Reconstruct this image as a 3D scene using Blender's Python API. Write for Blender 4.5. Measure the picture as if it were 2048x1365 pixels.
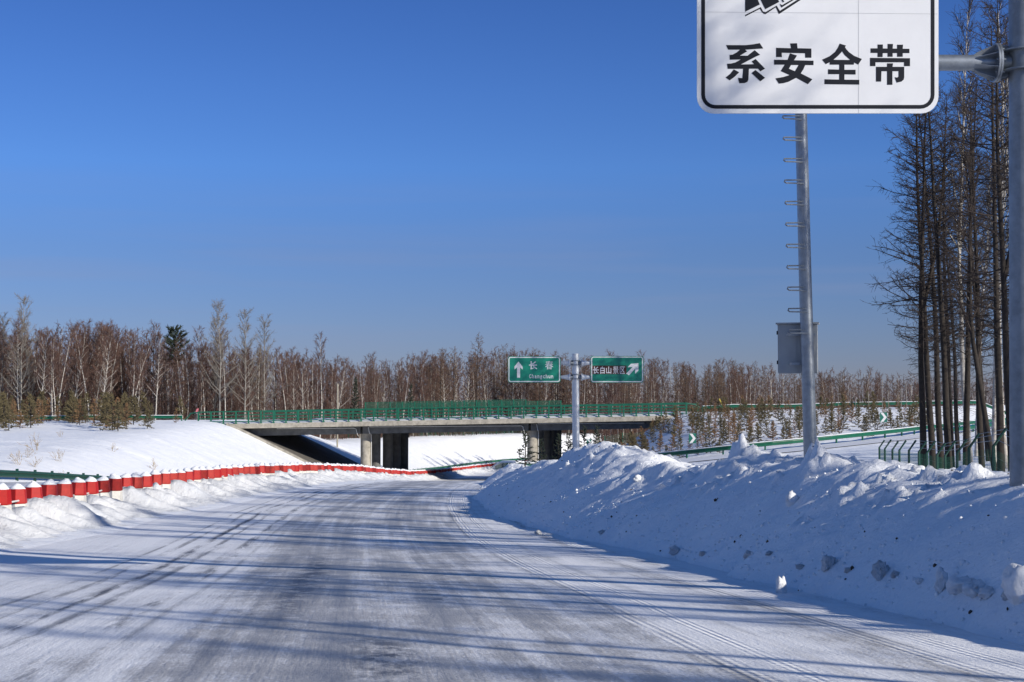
import bpy, bmesh, math, random
import numpy as np
from mathutils import Vector, Matrix
from mathutils.geometry import tessellate_polygon

R = math.radians
SC = bpy.context.scene
COL = SC.collection
for o in list(bpy.data.objects):
    bpy.data.objects.remove(o)

# ------------------------------------------------------------------ camera
PITCH = math.atan(138 / 3000)
cam = bpy.data.objects.new('camera', bpy.data.cameras.new('camera'))
COL.objects.link(cam)
cam.data.sensor_width = 36
cam.data.lens = 36 * 3000 / 2048
cam.data.clip_start = 0.1
cam.data.clip_end = 9000
cam.location = (0, 0, 0)
cam.rotation_euler = (math.pi / 2 + PITCH, 0, 0)
SC.camera = cam

# ------------------------------------------------------------------ sky, sun, exposure
SUN_EL, SUN_AZ = 24.0, 127.0            # azimuth clockwise from straight ahead
w = bpy.data.worlds.new("World")
SC.world = w
w.use_nodes = True
wn, wl = w.node_tree.nodes, w.node_tree.links
bg = wn['Background']
sky = wn.new('ShaderNodeTexSky')
sky.sky_type = 'NISHITA'
sky.sun_disc = False
sky.sun_elevation = R(SUN_EL)
sky.sun_rotation = R(SUN_AZ)
sky.altitude = 1500
sky.air_density = 0.9
sky.dust_density = 0.1
sky.ozone_density = 8.0
tc = wn.new('ShaderNodeTexCoord')
sx = wn.new('ShaderNodeSeparateXYZ')
wl.new(tc.outputs['Generated'], sx.inputs[0])
hz = wn.new('ShaderNodeValToRGB')       # the dull winter haze low in the sky, the same all round
hz.color_ramp.elements[0].position = 0.0
hz.color_ramp.elements[0].color = (.52, .36, .37, 1)
hz.color_ramp.elements[1].position = 0.42
hz.color_ramp.elements[1].color = (1, 1, 1, 1)
for p, c in ((.055, (.62, .48, .51)), (.105, (.65, .57, .63)), (.16, (.68, .73, .86)), (.21, (.63, .70, .87)), (.28, (.54, .63, .84))):
    e = hz.color_ramp.elements.new(p)
    e.color = (*c, 1)
mx = wn.new('ShaderNodeMix')
mx.data_type = 'RGBA'
mx.blend_type = 'MULTIPLY'
mx.inputs[0].default_value = 1
wl.new(sx.outputs['Z'], hz.inputs[0])
wl.new(sky.outputs[0], mx.inputs[6])
wl.new(hz.outputs[0], mx.inputs[7])
# thin, faint cloud veil low over the horizon
nz = wn.new('ShaderNodeTexNoise')
mp = wn.new('ShaderNodeMapping')
mp.inputs['Scale'].default_value = (1.6, 1.6, 26)
wl.new(tc.outputs['Generated'], mp.inputs[0])
wl.new(mp.outputs[0], nz.inputs['Vector'])
nz.inputs['Scale'].default_value = 2.2
nz.inputs['Detail'].default_value = 4
vr = wn.new('ShaderNodeValToRGB')
vr.color_ramp.elements[0].position = .5
vr.color_ramp.elements[0].color = (0, 0, 0, 1)
vr.color_ramp.elements[1].position = .8
vr.color_ramp.elements[1].color = (.35, .35, .35, 1)
wl.new(nz.outputs['Fac'], vr.inputs[0])
lowm = wn.new('ShaderNodeMapRange')
lowm.inputs[1].default_value = .17
lowm.inputs[2].default_value = .06
wl.new(sx.outputs['Z'], lowm.inputs[0])
ml = wn.new('ShaderNodeMath')
ml.operation = 'MULTIPLY'
wl.new(vr.outputs[0], ml.inputs[0])
wl.new(lowm.outputs[0], ml.inputs[1])
mv = wn.new('ShaderNodeMix')
mv.data_type = 'RGBA'
wl.new(ml.outputs[0], mv.inputs[0])
wl.new(mx.outputs[2], mv.inputs[6])
mv.inputs[7].default_value = (2.1, 2.35, 3.5, 1)
wl.new(mv.outputs[2], bg.inputs[0])
bg.inputs[1].default_value = 0.10

sund = bpy.data.lights.new('sun', 'SUN')
sund.energy = 4.2
sund.angle = R(0.53)
sund.color = (1, .93, .82)
sun = bpy.data.objects.new('sun', sund)
COL.objects.link(sun)
SUNDIR = Vector((math.sin(R(SUN_AZ)) * math.cos(R(SUN_EL)), math.cos(R(SUN_AZ)) * math.cos(R(SUN_EL)), math.sin(R(SUN_EL))))
sun.rotation_euler = SUNDIR.to_track_quat('Z', 'Y').to_euler()
sun.location = (30, -20, 40)
SC.view_settings.view_transform = 'Standard'
SC.view_settings.look = 'None'
SC.view_settings.gamma = 1
SC.view_settings.use_curve_mapping = False
SC.view_settings.exposure = 0.38

# ------------------------------------------------------------------ helpers
def P(px, py, D):
    """the place in the world that lies D metres ahead on the line of sight through a point of the photograph"""
    cx, cy = (px - 1024) / 3000, (682.5 - py) / 3000
    d = Vector((cx, math.cos(PITCH) - cy * math.sin(PITCH), math.sin(PITCH) + cy * math.cos(PITCH)))
    return d * (D / d.y)

def hsh(ix, iy, seed):
    n = (ix * 374761393 + iy * 668265263 + seed * 144665) & 0xffffffff
    n = ((n ^ (n >> 13)) * 1274126177) & 0xffffffff
    return ((n ^ (n >> 16)) & 0xffff) / 65535.0

def vn(x, y, seed=0):
    x = np.asarray(x, float); y = np.asarray(y, float)
    ix = np.floor(x).astype(np.int64); iy = np.floor(y).astype(np.int64)
    fx = x - ix; fy = y - iy
    fx = fx * fx * fx * (fx * (fx * 6 - 15) + 10); fy = fy * fy * fy * (fy * (fy * 6 - 15) + 10)
    a = hsh(ix, iy, seed); b = hsh(ix + 1, iy, seed); c = hsh(ix, iy + 1, seed); d = hsh(ix + 1, iy + 1, seed)
    return (a + (b - a) * fx + (c - a) * fy + (a - b - c + d) * fx * fy) * 2 - 1

def fbm(x, y, seed=0, octv=4):
    s = 0; a = 1.0
    for k in range(octv):
        s = s + a * vn(x * 2 ** k + 17.3 * k, y * 2 ** k - 9.1 * k, seed + k)
        a *= .5
    return s / 1.6

def sstep(t):
    t = np.clip(t, 0, 1)
    return t * t * (3 - 2 * t)

class Tab:
    """a smooth curve through table points"""
    def __init__(self, pts, sig=4):
        xs = [p[0] for p in pts]; ys = [p[1] for p in pts]
        self.g = np.arange(-200, 900, 1.0)
        v = np.interp(self.g, xs, ys)
        k = np.exp(-.5 * (np.arange(-4 * sig, 4 * sig + 1) / sig) ** 2); k /= k.sum()
        self.v = np.convolve(np.pad(v, 4 * sig, mode='edge'), k, 'valid')
    def __call__(self, y):
        return np.interp(y, self.g, self.v)

def mesh_np(name, verts, faces, mats=None, smooth=False, uv=None, mat_idx=None):
    """verts (n,3), faces (m,k) with k = 3 or 4"""
    verts = np.ascontiguousarray(verts, np.float32); faces = np.ascontiguousarray(faces, np.int32)
    me = bpy.data.meshes.new(name)
    me.vertices.add(len(verts)); me.vertices.foreach_set('co', verts.ravel())
    m, k = faces.shape
    me.loops.add(m * k); me.loops.foreach_set('vertex_index', faces.ravel())
    me.polygons.add(m); me.polygons.foreach_set('loop_start', np.arange(0, m * k, k, dtype=np.int32))
    if smooth:
        me.polygons.foreach_set('use_smooth', np.ones(m, bool))
    if mat_idx is not None:
        me.polygons.foreach_set('material_index', np.ascontiguousarray(mat_idx, np.int32))
    if uv is not None:
        l = me.uv_layers.new(name='UVMap')
        l.data.foreach_set('uv', np.ascontiguousarray(uv, np.float32)[faces.ravel()].ravel())
    me.update(calc_edges=True)
    for mm in (mats or []):
        me.materials.append(mm)
    return me

def grid_faces(nu, nv):
    i = np.arange((nu - 1) * (nv - 1)); r = i // (nv - 1); c = i % (nv - 1)
    a = r * nv + c
    return np.stack([a, a + 1, a + nv + 1, a + nv], 1)

def link(name, me, parent=None, loc=None, rz=0):
    o = bpy.data.objects.new(name, me)
    COL.objects.link(o)
    if parent is not None:
        o.parent = parent
    if loc is not None:
        o.location = loc
    if rz:
        o.rotation_euler = (0, 0, rz)
    return o

def tag(o, label=None, cat=None, group=None, kind=None):
    if label: o['label'] = label
    if cat: o['category'] = cat
    if group: o['group'] = group
    if kind: o['kind'] = kind
    return o

def thing(name, loc, label, cat, group=None, rz=0):
    o = link(name, None, None, loc, rz)
    o.empty_display_size = .2
    return tag(o, label, cat, group)

class MB:
    """collects boxes, tubes and polygons and links them as one mesh"""
    def __init__(self): self.v = []; self.f = []
    def poly(self, pts):
        b = len(self.v); self.v += [tuple(p) for p in pts]; self.f.append(list(range(b, b + len(pts)))); return self
    def tris(self, pts, tri):
        b = len(self.v); self.v += [tuple(p) for p in pts]; self.f += [[b + i for i in t] for t in tri]; return self
    def box(self, c, s, rz=0, M=None, taper=1.0):
        b = len(self.v)
        for z in (-.5, .5):
            k = 1 if z < 0 else taper
            for x, y in ((-.5, -.5), (.5, -.5), (.5, .5), (-.5, .5)):
                p = Vector((x * s[0] * k, y * s[1] * k, z * s[2]))
                if rz: p = Matrix.Rotation(rz, 3, 'Z') @ p
                if M is not None: p = M @ p
                self.v.append(tuple(p + Vector(c)))
        self.f += [[b + i for i in q] for q in ((3, 2, 1, 0), (4, 5, 6, 7), (0, 1, 5, 4), (1, 2, 6, 5), (2, 3, 7, 6), (3, 0, 4, 7))]
        return self
    def tube(self, pts, r, n=8, cap=True, r2=None):
        pts = [Vector(p) for p in pts]
        b = len(self.v); m = len(pts)
        for i, p in enumerate(pts):
            d = (pts[min(i + 1, m - 1)] - pts[max(i - 1, 0)]).normalized()
            up = Vector((0, 0, 1)) if abs(d.z) < .9 else Vector((0, 1, 0))
            x = d.cross(up).normalized(); y = d.cross(x)
            rr = r if r2 is None else r + (r2 - r) * i / (m - 1)
            for k in range(n):
                a = 2 * math.pi * k / n
                self.v.append(tuple(p + (x * math.cos(a) + y * math.sin(a)) * rr))
        for i in range(m - 1):
            for k in range(n):
                k2 = (k + 1) % n
                self.f.append([b + i * n + k, b + i * n + k2, b + (i + 1) * n + k2, b + (i + 1) * n + k])
        if cap:
            self.f.append([b + k for k in range(n)][::-1]); self.f.append([b + (m - 1) * n + k for k in range(n)])
        return self
    def sweep(self, path, prof, closed=False):
        """prof: (across, up) pairs carried along path; across is to the right of travel"""
        path = [Vector(p) for p in path]; b = len(self.v); m = len(path); n = len(prof)
        for i, p in enumerate(path):
            d = path[min(i + 1, m - 1)] - path[max(i - 1, 0)]; d.z = 0; d.normalize()
            x = Vector((d.y, -d.x, 0))
            for a, h in prof:
                self.v.append(tuple(p + x * a + Vector((0, 0, h))))
        for i in range(m - 1):
            for k in range(n if closed else n - 1):
                k2 = (k + 1) % n
                self.f.append([b + i * n + k, b + i * n + k2, b + (i + 1) * n + k2, b + (i + 1) * n + k])
        if closed:
            self.f.append([b + k for k in range(n)]); self.f.append([b + (m - 1) * n + k for k in range(n)][::-1])
        return self
    def mesh(self, name, mat, smooth=False, fix=True):
        me = bpy.data.meshes.new(name)
        me.from_pydata(self.v, [], self.f)
        if fix:
            bm = bmesh.new(); bm.from_mesh(me); bmesh.ops.recalc_face_normals(bm, faces=bm.faces); bm.to_mesh(me); bm.free()
        if smooth:
            me.polygons.foreach_set('use_smooth', np.ones(len(me.polygons), bool))
            me.set_sharp_from_angle(angle=R(40))
        me.update()
        me.materials.append(mat)
        return me
    def build(self, name, mat, parent=None, smooth=False, loc=None, rz=0, fix=True):
        return link(name, self.mesh(name, mat, smooth, fix), parent, loc, rz)

def bevel(me, wd, seg=2):
    bm = bmesh.new(); bm.from_mesh(me)
    bmesh.ops.bevel(bm, geom=list(bm.edges), offset=wd, segments=seg, affect='EDGES', clamp_overlap=True)
    bm.to_mesh(me); bm.free()
    return me

# ------------------------------------------------------------------ materials
def mat(name, col, rough=.7, metal=0, var=0, vscale=4, bump=0, bscale=30, spec=.5, col2=None):
    m = bpy.data.materials.new(name); m.use_nodes = True
    n, l = m.node_tree.nodes, m.node_tree.links
    b = n['Principled BSDF']
    b.inputs['Base Color'].default_value = (*col, 1)
    b.inputs['Roughness'].default_value = rough
    b.inputs['Metallic'].default_value = metal
    b.inputs['Specular IOR Level'].default_value = spec
    t = n.new('ShaderNodeTexCoord')
    if var or col2:
        z = n.new('ShaderNodeTexNoise'); z.inputs['Scale'].default_value = vscale; z.inputs['Detail'].default_value = 6
        z.inputs['Roughness'].default_value = .65
        l.new(t.outputs['Object'], z.inputs['Vector'])
        rp = n.new('ShaderNodeValToRGB')
        c2 = col2 or tuple(c * (1 - var) for c in col)
        rp.color_ramp.elements[0].position = .35; rp.color_ramp.elements[0].color = (*c2, 1)
        rp.color_ramp.elements[1].position = .62; rp.color_ramp.elements[1].color = (*col, 1)
        l.new(z.outputs['Fac'], rp.inputs[0]); l.new(rp.outputs[0], b.inputs['Base Color'])
    if bump:
        z = n.new('ShaderNodeTexNoise'); z.inputs['Scale'].default_value = bscale; z.inputs['Detail'].default_value = 5
        l.new(t.outputs['Object'], z.inputs['Vector'])
        u = n.new('ShaderNodeBump'); u.inputs['Strength'].default_value = .6; u.inputs['Distance'].default_value = bump
        l.new(z.outputs['Fac'], u.inputs['Height']); l.new(u.outputs[0], b.inputs['Normal'])
    return m

def snow_mat(name, dirt=0.0, bump=.02, fine=22, tone=1.0, thr=.68):
    m = bpy.data.materials.new(name); m.use_nodes = True
    n, l = m.node_tree.nodes, m.node_tree.links
    b = n['Principled BSDF']
    b.inputs['Roughness'].default_value = .55
    b.inputs['Specular IOR Level'].default_value = .35
    t = n.new('ShaderNodeTexCoord')
    def noise(scale, det=5, rough=.6, vec=None):
        z = n.new('ShaderNodeTexNoise'); z.inputs['Scale'].default_value = scale; z.inputs['Detail'].default_value = det
        z.inputs['Roughness'].default_value = rough
        l.new(vec or t.outputs['Object'], z.inputs['Vector']); return z.outputs['Fac']
    rp = n.new('ShaderNodeValToRGB')
    rp.color_ramp.elements[0].position = .3; rp.color_ramp.elements[0].color = (.80 * tone, .83 * tone, .87 * tone, 1)
    rp.color_ramp.elements[1].position = .7; rp.color_ramp.elements[1].color = (.90 * tone, .91 * tone, .92 * tone, 1)
    l.new(noise(.7), rp.inputs[0])
    col = rp.outputs[0]
    if dirt:
        d = n.new('ShaderNodeValToRGB')
        d.color_ramp.elements[0].position = thr - dirt * .1; d.color_ramp.elements[0].color = (0, 0, 0, 1)
        d.color_ramp.elements[1].position = thr + (.12 if dirt < .8 else .0); d.color_ramp.elements[1].color = (.75, .75, .75, 1)
        l.new(noise(2.6, 9, .72) if dirt < .8 else noise(1.1, 6, .65), d.inputs[0])
        x = n.new('ShaderNodeMix'); x.data_type = 'RGBA'
        l.new(d.outputs[0], x.inputs[0]); l.new(col, x.inputs[6]); x.inputs[7].default_value = (.16, .13, .10, 1) if dirt < .8 else (.035, .028, .022, 1)
        col = x.outputs[2]
    l.new(col, b.inputs['Base Color'])
    h1 = noise(fine, 6, .7)
    h2 = noise(fine * .22, 4)
    a = n.new('ShaderNodeMath'); a.operation = 'MULTIPLY_ADD'; a.inputs[1].default_value = 2.2
    l.new(h2, a.inputs[0]); l.new(h1, a.inputs[2])
    u = n.new('ShaderNodeBump'); u.inputs['Strength'].default_value = .8; u.inputs['Distance'].default_value = bump
    l.new(a.outputs[0], u.inputs['Height']); l.new(u.outputs[0], b.inputs['Normal'])
    return m

M = {}
M['snow'] = snow_mat('snow', 0, .06, 5)
M['bank'] = snow_mat('ploughed_snow', .35, .035, 14, .97)
M['berm'] = snow_mat('berm_snow', .5, .05, 11, .74)
M['cap'] = snow_mat('cap_snow', 0, .01, 20, .88)
M['clod'] = snow_mat('clod_snow', .9, .10, 5, .94, .70)
M['galv'] = mat('galvanised_steel', (.30, .33, .36), .42, .7, .25, 7, .001, 60)
M['galv_bright'] = mat('bright_galvanised_steel', (.60, .63, .66), .45, .45, .12, 7, .001, 60)
M['galv_dull'] = mat('dull_galvanised_steel', (.25, .28, .31), .5, .6, .3, 4, .001, 40)
M['cabinet'] = mat('grey_cabinet_paint', (.34, .36, .365), .5, 0, .12, 3)
M['black'] = mat('black_print', (.010, .012, .018), .6, spec=.15)
M['sign_white'] = mat('white_sign_sheet', (.68, .69, .70), .35, 0, .06, 1.5)
M['sign_green'] = mat('green_sign_sheet', (.006, .21, .14), .4, 0, .08, 2)
M['chev_green'] = mat('dark_green_sheet', (.008, .13, .095), .45)
M['brown'] = mat('brown_sheet', (.055, .016, .008), .5)
M['alum'] = mat('sign_back', (.45, .46, .47), .5, .5)
M['green_paint'] = mat('green_paint', (.006, .12, .068), .42, 0, .22, 1.5)
M['green_shaded'] = mat('shaded_green_paint', (.008, .060, .040), .6, 0, .35, 2)  # darker green copy, guardrail's tree shade in its colour; also on fence posts
M['green_wire'] = mat('green_wire', (.006, .088, .050), .5)
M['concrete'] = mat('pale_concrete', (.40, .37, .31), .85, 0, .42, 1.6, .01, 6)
M['concrete_grey_shade'] = mat('shaded_grey_concrete', (.145, .145, .14), .85, 0, .4, 1.1, .01, 6)  # grey concrete with the under-deck shade put into its colour
M['stone'] = mat('slope_stone', (.13, .12, .11), .9, 0, .35, 1, .03, 3)
M['red'] = mat('red_plastic', (.40, .008, .006), .5, 0, .2, 5, spec=.25)
M['white_plastic'] = mat('white_plastic', (.68, .66, .60), .5, 0, .2, 4)
M['pipe'] = mat('pale_pipe', (.6, .6, .58), .5)
M['bark_dark'] = mat('dark_bark', (.034, .027, .022), .95, 0, .45, 8, .01, 20)  # dark bark, colour lowered further for the shade the right-hand trees stand in
M['bark_birch'] = mat('white_bark', (.58, .55, .49), .8, 0, .0, 5, 0, 20, col2=(.30, .27, .24))
M['bark_grey'] = mat('pale_grey_bark', (.27, .25, .22), .85, 0, .35, 5)
M['twig_birch'] = mat('reddish_twigs', (.132, .074, .056), .9, 0, .3, .6)
M['twig_larch'] = mat('tan_twigs', (.150, .098, .064), .9, 0, .3, .6)
M['twig_grey'] = mat('grey_twigs', (.20, .175, .145), .9, 0, .25, .6)
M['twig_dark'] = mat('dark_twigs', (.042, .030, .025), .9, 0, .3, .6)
M['needle_dark'] = mat('dark_needles', (.020, .032, .018), .85, 0, .4, 1.5)
M['needle_olive'] = mat('olive_needles', (.115, .092, .042), .85, 0, .35, 2)
M['needle_rust'] = mat('rusty_needles', (.21, .118, .055), .85, 0, .3, 2)
M['straw'] = mat('dry_straw', (.38, .29, .17), .9)
M['wood'] = mat('weathered_wood', (.36, .33, .26), .85, 0, .25, 3)
M['pink'] = mat('pink_cloth', (.65, .16, .20), .8)
M['yellow'] = mat('yellow_paint', (.6, .5, .06), .6)
M['amber'] = mat('amber_reflector', (.75, .28, .02), .3)
M['earth'] = mat('frozen_earth', (.075, .055, .04), .95, 0, .4, 6, .03, 12)

# ------------------------------------------------------------------ lie of the land
ZR = Tab([(-200, 1), (-60, .2), (-10, -1.15), (0, -1.6), (15, -2.35), (25, -2.85), (35, -3.33), (45, -3.62), (65, -4.0), (80, -4.3), (104, -5.0),
          (135, -6.3), (160, -7.6), (188, -8.9), (217, -9.9), (270, -11.0), (340, -11.4), (900, -11.4)])
ZO = Tab([(-60, 1.2), (0, -1.2), (40, -2.5), (60, -3.1), (80, -3.85), (104, -5.35), (130, -6.9), (160, -8.3), (190, -9.2), (217, -9.9), (270, -11.0), (900, -11.4)])
CEN = Tab([(-60, 6.4), (0, 0), (45, -4.8), (60, -5.9), (80, -6.6), (104, -6.5), (135, -6.3), (160, -5.8), (188, -5), (217, -2.6), (270, 4), (300, 14), (318, 30), (330, 60), (338, 120), (420, 300)])
XL = Tab([(-60, -2.5), (0, -8.6), (20, -10.5), (35, -11.8), (44, -12.35), (72, -12.2), (84, -11.8), (94, -11.1), (114, -10.3), (135, -10.6), (160, -10.4),
          (188, -10.2), (217, -8.4), (234, -6.8), (270, -2.4), (300, 6), (318, 20), (330, 50), (338, 110), (420, 290)], 3)
XR = Tab([(-60, 13.5), (0, 7.1), (15.6, 5.3), (32, 3.5), (38.5, 2.3), (45, 1.0), (50, .1), (61, -1.2), (68, -1.8), (77, -1.75), (104, -1.9), (135, -1),
          (160, 0), (188, 1.0), (217, 4), (270, 12), (300, 24), (318, 42), (330, 72), (338, 132), (420, 312)], 3)
XB = Tab([(-60, -5), (0, -11), (25, -13.6), (35, -14.5), (45, -14.95), (65, -15), (79, -15), (104, -14.7), (135, -13.7), (160, -13.1), (188, -12.7), (217, -10.9),
          (234, -9.2), (270, -4.9), (300, 3), (318, 16), (330, 46), (338, 106), (420, 286)], 4)
XOL = Tab([(-60, -19), (0, -24), (45, -26), (80, -27), (104, -26.4), (120, -26), (160, -24.2), (190, -22.3), (217, -18.6), (234, -16.7), (270, -12.5), (300, -5.5), (320, 2.5), (332, 14), (340, 40), (346, 100), (420, 270)], 5)
ZP = Tab([(-60, .5), (0, -.8), (60, -2.6), (85, -3.15), (120, -2.75), (160, -2.1), (185, -1.55), (195, -1.45), (222, -1.5), (238, -5.1), (300, -5.3), (900, -5)], 3)
ROUT = Tab([(-10, 178), (5, 168), (11, 150), (13.8, 145), (17, 140), (22, 138), (29, 140), (38, 148), (45, 160), (56, 180), (80, 215), (110, 260)], 2)
ZRAMP = Tab([(-10, -8), (5, -6.5), (11, -5.5), (13.8, -5.0), (17, -4.45), (22, -3.85), (29, -3.25), (38, -2.65), (45, -2.35), (56, -2.0), (80, -1.0), (110, -.5)], 2)
ZAPP = Tab([(-30, -9.3), (4, -9.0), (12, -6.2), (18.2, -2.3), (20, -1.1), (24, -.25), (45, .3), (80, .8), (200, 1)], 1)
ZBACK = Tab([(-30, -9.5), (6, -9.5), (16, -5.6), (200, -5)], 2)
SK = .21                                    # skew of the overpass

def plin(t, xs, zs):
    out = zs[0] + 0 * t
    for i in range(len(xs) - 1):
        out = out + (zs[i + 1] - zs[i]) * np.clip((t - xs[i]) / (xs[i + 1] - xs[i]), 0, 1)
    return out

def ground(X, Y, noise=True):
    X = np.asarray(X, float); Y = np.asarray(Y, float)
    zr, zo = ZR(Y), ZO(Y)
    xl, xr, xb, xol = XL(Y), XR(Y), XB(Y), XOL(Y)
    # left half
    core = plin(X, [xol, xb - 2.2, xb - .9, xb + .2, xl, xl + 1.2], [zo, zo, zr + .05, zr + .1, zr, zr - .12])
    d = np.maximum(xol - X, 0)
    rise = ZP(Y) - zo
    k = .55
    h = .49 * d
    sm = -k * np.log(np.exp(-np.clip(h / k, -50, 50)) + np.exp(-np.clip(rise / k, -50, 50))) + k * np.log1p(np.exp(-np.clip(rise / k, -50, 50)))
    zl = np.where(d > 0, zo + sm, core)
    # right half
    yo = ROUT(X); yi = yo - 9; zrm = ZRAMP(X)
    xs_ = X - SK * np.clip(Y - 195, 0, 25)
    za = ZAPP(xs_)
    yc = np.maximum(195, yo + 9)
    zb = ZBACK(X)
    y75 = np.minimum(75, yi - 30)
    zrt = plin(Y, [np.full_like(X, -60.), np.full_like(X, 20.), np.full_like(X, 45.), y75, yi, yo + 1.2, yc, yc + 25, yc + 43],
               [.2, -1.75, -2.2, -2.65, zrm, zrm, za, za, zb])
    dr = X - xr
    zright = zr - .12 + (zrt - zr + .12) * sstep((dr - .2) / 7)
    mid = .5 * (xl + xr)
    z = np.where(X < mid, zl, zright)
    if noise:
        m = sstep((xol - X - 1) / 6) + sstep((dr - 5) / 5) * np.where((Y > yi - 1) & (Y < yo + 1.5), 0, 1)
        z = z + m * (.13 * fbm(X / 9, Y / 5, 3) + .07 * fbm(X / 2.4 + Y * .03, Y / 1.3, 8, 3) + .10 * fbm(X / 30, Y / 30, 5, 2))
    return z

def gz(x, y):
    return float(ground(np.array([x]), np.array([y]))[0])

def axis(segs):
    out = [segs[0][0]]
    for a, b, s in segs:
        out += list(np.linspace(a, b, max(2, int(round((b - a) / s)) + 1))[1:])
    return np.array(out)

gx = axis([(-4000, -400, 600), (-400, -120, 14), (-120, -48, 2), (-48, 48, .5), (48, 120, 2), (120, 400, 14), (400, 4000, 600)])
gy = axis([(-400, -60, 40), (-60, 0, 3), (0, 60, .8), (60, 130, .6), (130, 250, .9), (250, 420, 3), (420, 700, 20), (700, 6000, 500)])
GX, GY = np.meshgrid(gx, gy)
GZ = ground(GX, GY)
snow_ground = link('snow_ground', mesh_np('snow_ground', np.stack([GX, GY, GZ], -1).reshape(-1, 3), grid_faces(len(gy), len(gx)), [M['snow']], True))
tag(snow_ground, kind='structure')

# ------------------------------------------------------------------ carriageways of packed snow and ice
def road_mat(name, lateral, tracks=(), patches=(), tread=None, white=(.80, .81, .83), ice=(.255, .25, .245)):
    m = bpy.data.materials.new(name); m.use_nodes = True
    n, l = m.node_tree.nodes, m.node_tree.links
    b = n['Principled BSDF']
    uvn = n.new('ShaderNodeUVMap'); uvn.uv_map = 'UVMap'
    sp = n.new('ShaderNodeSeparateXYZ'); l.new(uvn.outputs[0], sp.inputs[0])
    def math_(op, a, bb=None, c=None, clamp=False):
        x = n.new('ShaderNodeMath'); x.operation = op; x.use_clamp = clamp
        for i, v in enumerate((a, bb, c)):
            if v is None: continue
            if isinstance(v, (int, float)): x.inputs[i].default_value = v
            else: l.new(v, x.inputs[i])
        return x.outputs[0]
    def noise(su, sv, det=4, rough=.6, off=0):
        mp = n.new('ShaderNodeMapping'); mp.inputs['Scale'].default_value = (su, sv, 1); mp.inputs['Location'].default_value = (off, off * .7, 0)
        l.new(uvn.outputs[0], mp.inputs[0])
        z = n.new('ShaderNodeTexNoise'); z.noise_dimensions = '2D'; z.inputs['Scale'].default_value = 1; z.inputs['Detail'].default_value = det
        z.inputs['Roughness'].default_value = rough
        l.new(mp.outputs[0], z.inputs['Vector']); return z.outputs['Fac']
    def ramp(fac, stops, interp='LINEAR'):
        r = n.new('ShaderNodeValToRGB'); r.color_ramp.interpolation = interp
        els = r.color_ramp.elements
        while len(els) > 1: els.remove(els[-1])
        for i, (p, v) in enumerate(stops):
            e = els[0] if i == 0 else els.new(p)
            e.position = p; e.color = (v, v, v, 1) if isinstance(v, (int, float)) else (*v, 1)
        l.new(fac, r.inputs[0]); return r.outputs[0]
    U0, U1 = -10.0, 9.0
    wob = math_('MULTIPLY_ADD', noise(.15, .06, 2), .9, -.45)
    u = math_('ADD', sp.outputs[0], wob)
    un = math_('MULTIPLY_ADD', u, 1 / (U1 - U0), -U0 / (U1 - U0))
    prof = ramp(un, [((p - U0) / (U1 - U0), v) for p, v in lateral], 'B_SPLINE')
    s1 = noise(1.0, .03, 5, .6); s2 = noise(4.2, .075, 5, .6, 3); s3 = noise(16, 2.2, 4, .6, 7)
    pat = noise(.55, .30, 6, .66, 11); fine = noise(26, 14, 3, .6, 5)
    g = math_('MULTIPLY_ADD', math_('SUBTRACT', s1, .5), 1.0, prof)
    g = math_('MULTIPLY_ADD', math_('SUBTRACT', s2, .5), .75, g)
    g = math_('MULTIPLY_ADD', math_('SUBTRACT', noise(2.6, 1.5, 6, .7, 31), .5), .7, g)
    g = math_('MULTIPLY_ADD', math_('SUBTRACT', s3, .5), .3, g)
    g = math_('MULTIPLY_ADD', math_('SUBTRACT', pat, .5), 1.0, g)
    g = math_('MULTIPLY_ADD', math_('SUBTRACT', fine, .5), .55, g, clamp=True)
    cr = ramp(g, [(0, white), (.30, tuple(a * .86 for a in white)), (.62, (.42, .412, .40)), (1, ice)])
    # grit and bare asphalt showing through in blotches
    dark = None
    for (pu, su, v0, v1, thr) in patches:
        a = math_('DIVIDE', math_('SUBTRACT', u, pu), su)
        a = math_('POWER', 2.718, math_('MULTIPLY', math_('MULTIPLY', a, a), -1))
        vv = math_('DIVIDE', math_('SUBTRACT', sp.outputs[1], (v0 + v1) / 2), (v1 - v0) / 2)
        vv = math_('SUBTRACT', 1, math_('MULTIPLY', vv, vv), clamp=True)
        f = math_('MULTIPLY', math_('MULTIPLY', a, vv), math_('MULTIPLY_ADD', math_('SUBTRACT', noise(2.2, 1.5, 8, .8, pu * 3), thr), 9, 0, clamp=True))
        dark = f if dark is None else math_('MAXIMUM', dark, f)
    if tracks:
        tw = math_('MULTIPLY_ADD', noise(.1, .05, 2, .5, 2), .5, -.25)
        ut = math_('MULTIPLY_ADD', math_('ADD', sp.outputs[0], tw), 1 / (U1 - U0), -U0 / (U1 - U0))
        tl = None
        trk = sorted(tracks)
        for c0 in range(0, len(trk), 6):
            st = [(0, 0)]
            for (pu, hw, amt) in trk[c0:c0 + 6]:
                for q, v in ((pu - hw, 0), (pu - hw * .35, amt), (pu + hw * .35, amt), (pu + hw, 0)):
                    st.append(((q - U0) / (U1 - U0), v))
            r_ = ramp(ut, st)
            tl = r_ if tl is None else math_('MAXIMUM', tl, r_)
        br = math_('MULTIPLY_ADD', math_('SUBTRACT', noise(2.0, .22, 6, .75, 9), .42), 6.5, 0, clamp=True)
        f = math_('MULTIPLY', tl, br)
        dark = f if dark is None else math_('MAXIMUM', dark, f)
    col = cr
    if dark is not None:
        x = n.new('ShaderNodeMix'); x.data_type = 'RGBA'
        l.new(dark, x.inputs[0]); l.new(cr, x.inputs[6]); x.inputs[7].default_value = (.075, .075, .08, 1)
        col = x.outputs[2]
    l.new(col, b.inputs['Base Color'])
    rg = ramp(g, [(0, .62), (1, .40)])
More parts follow.
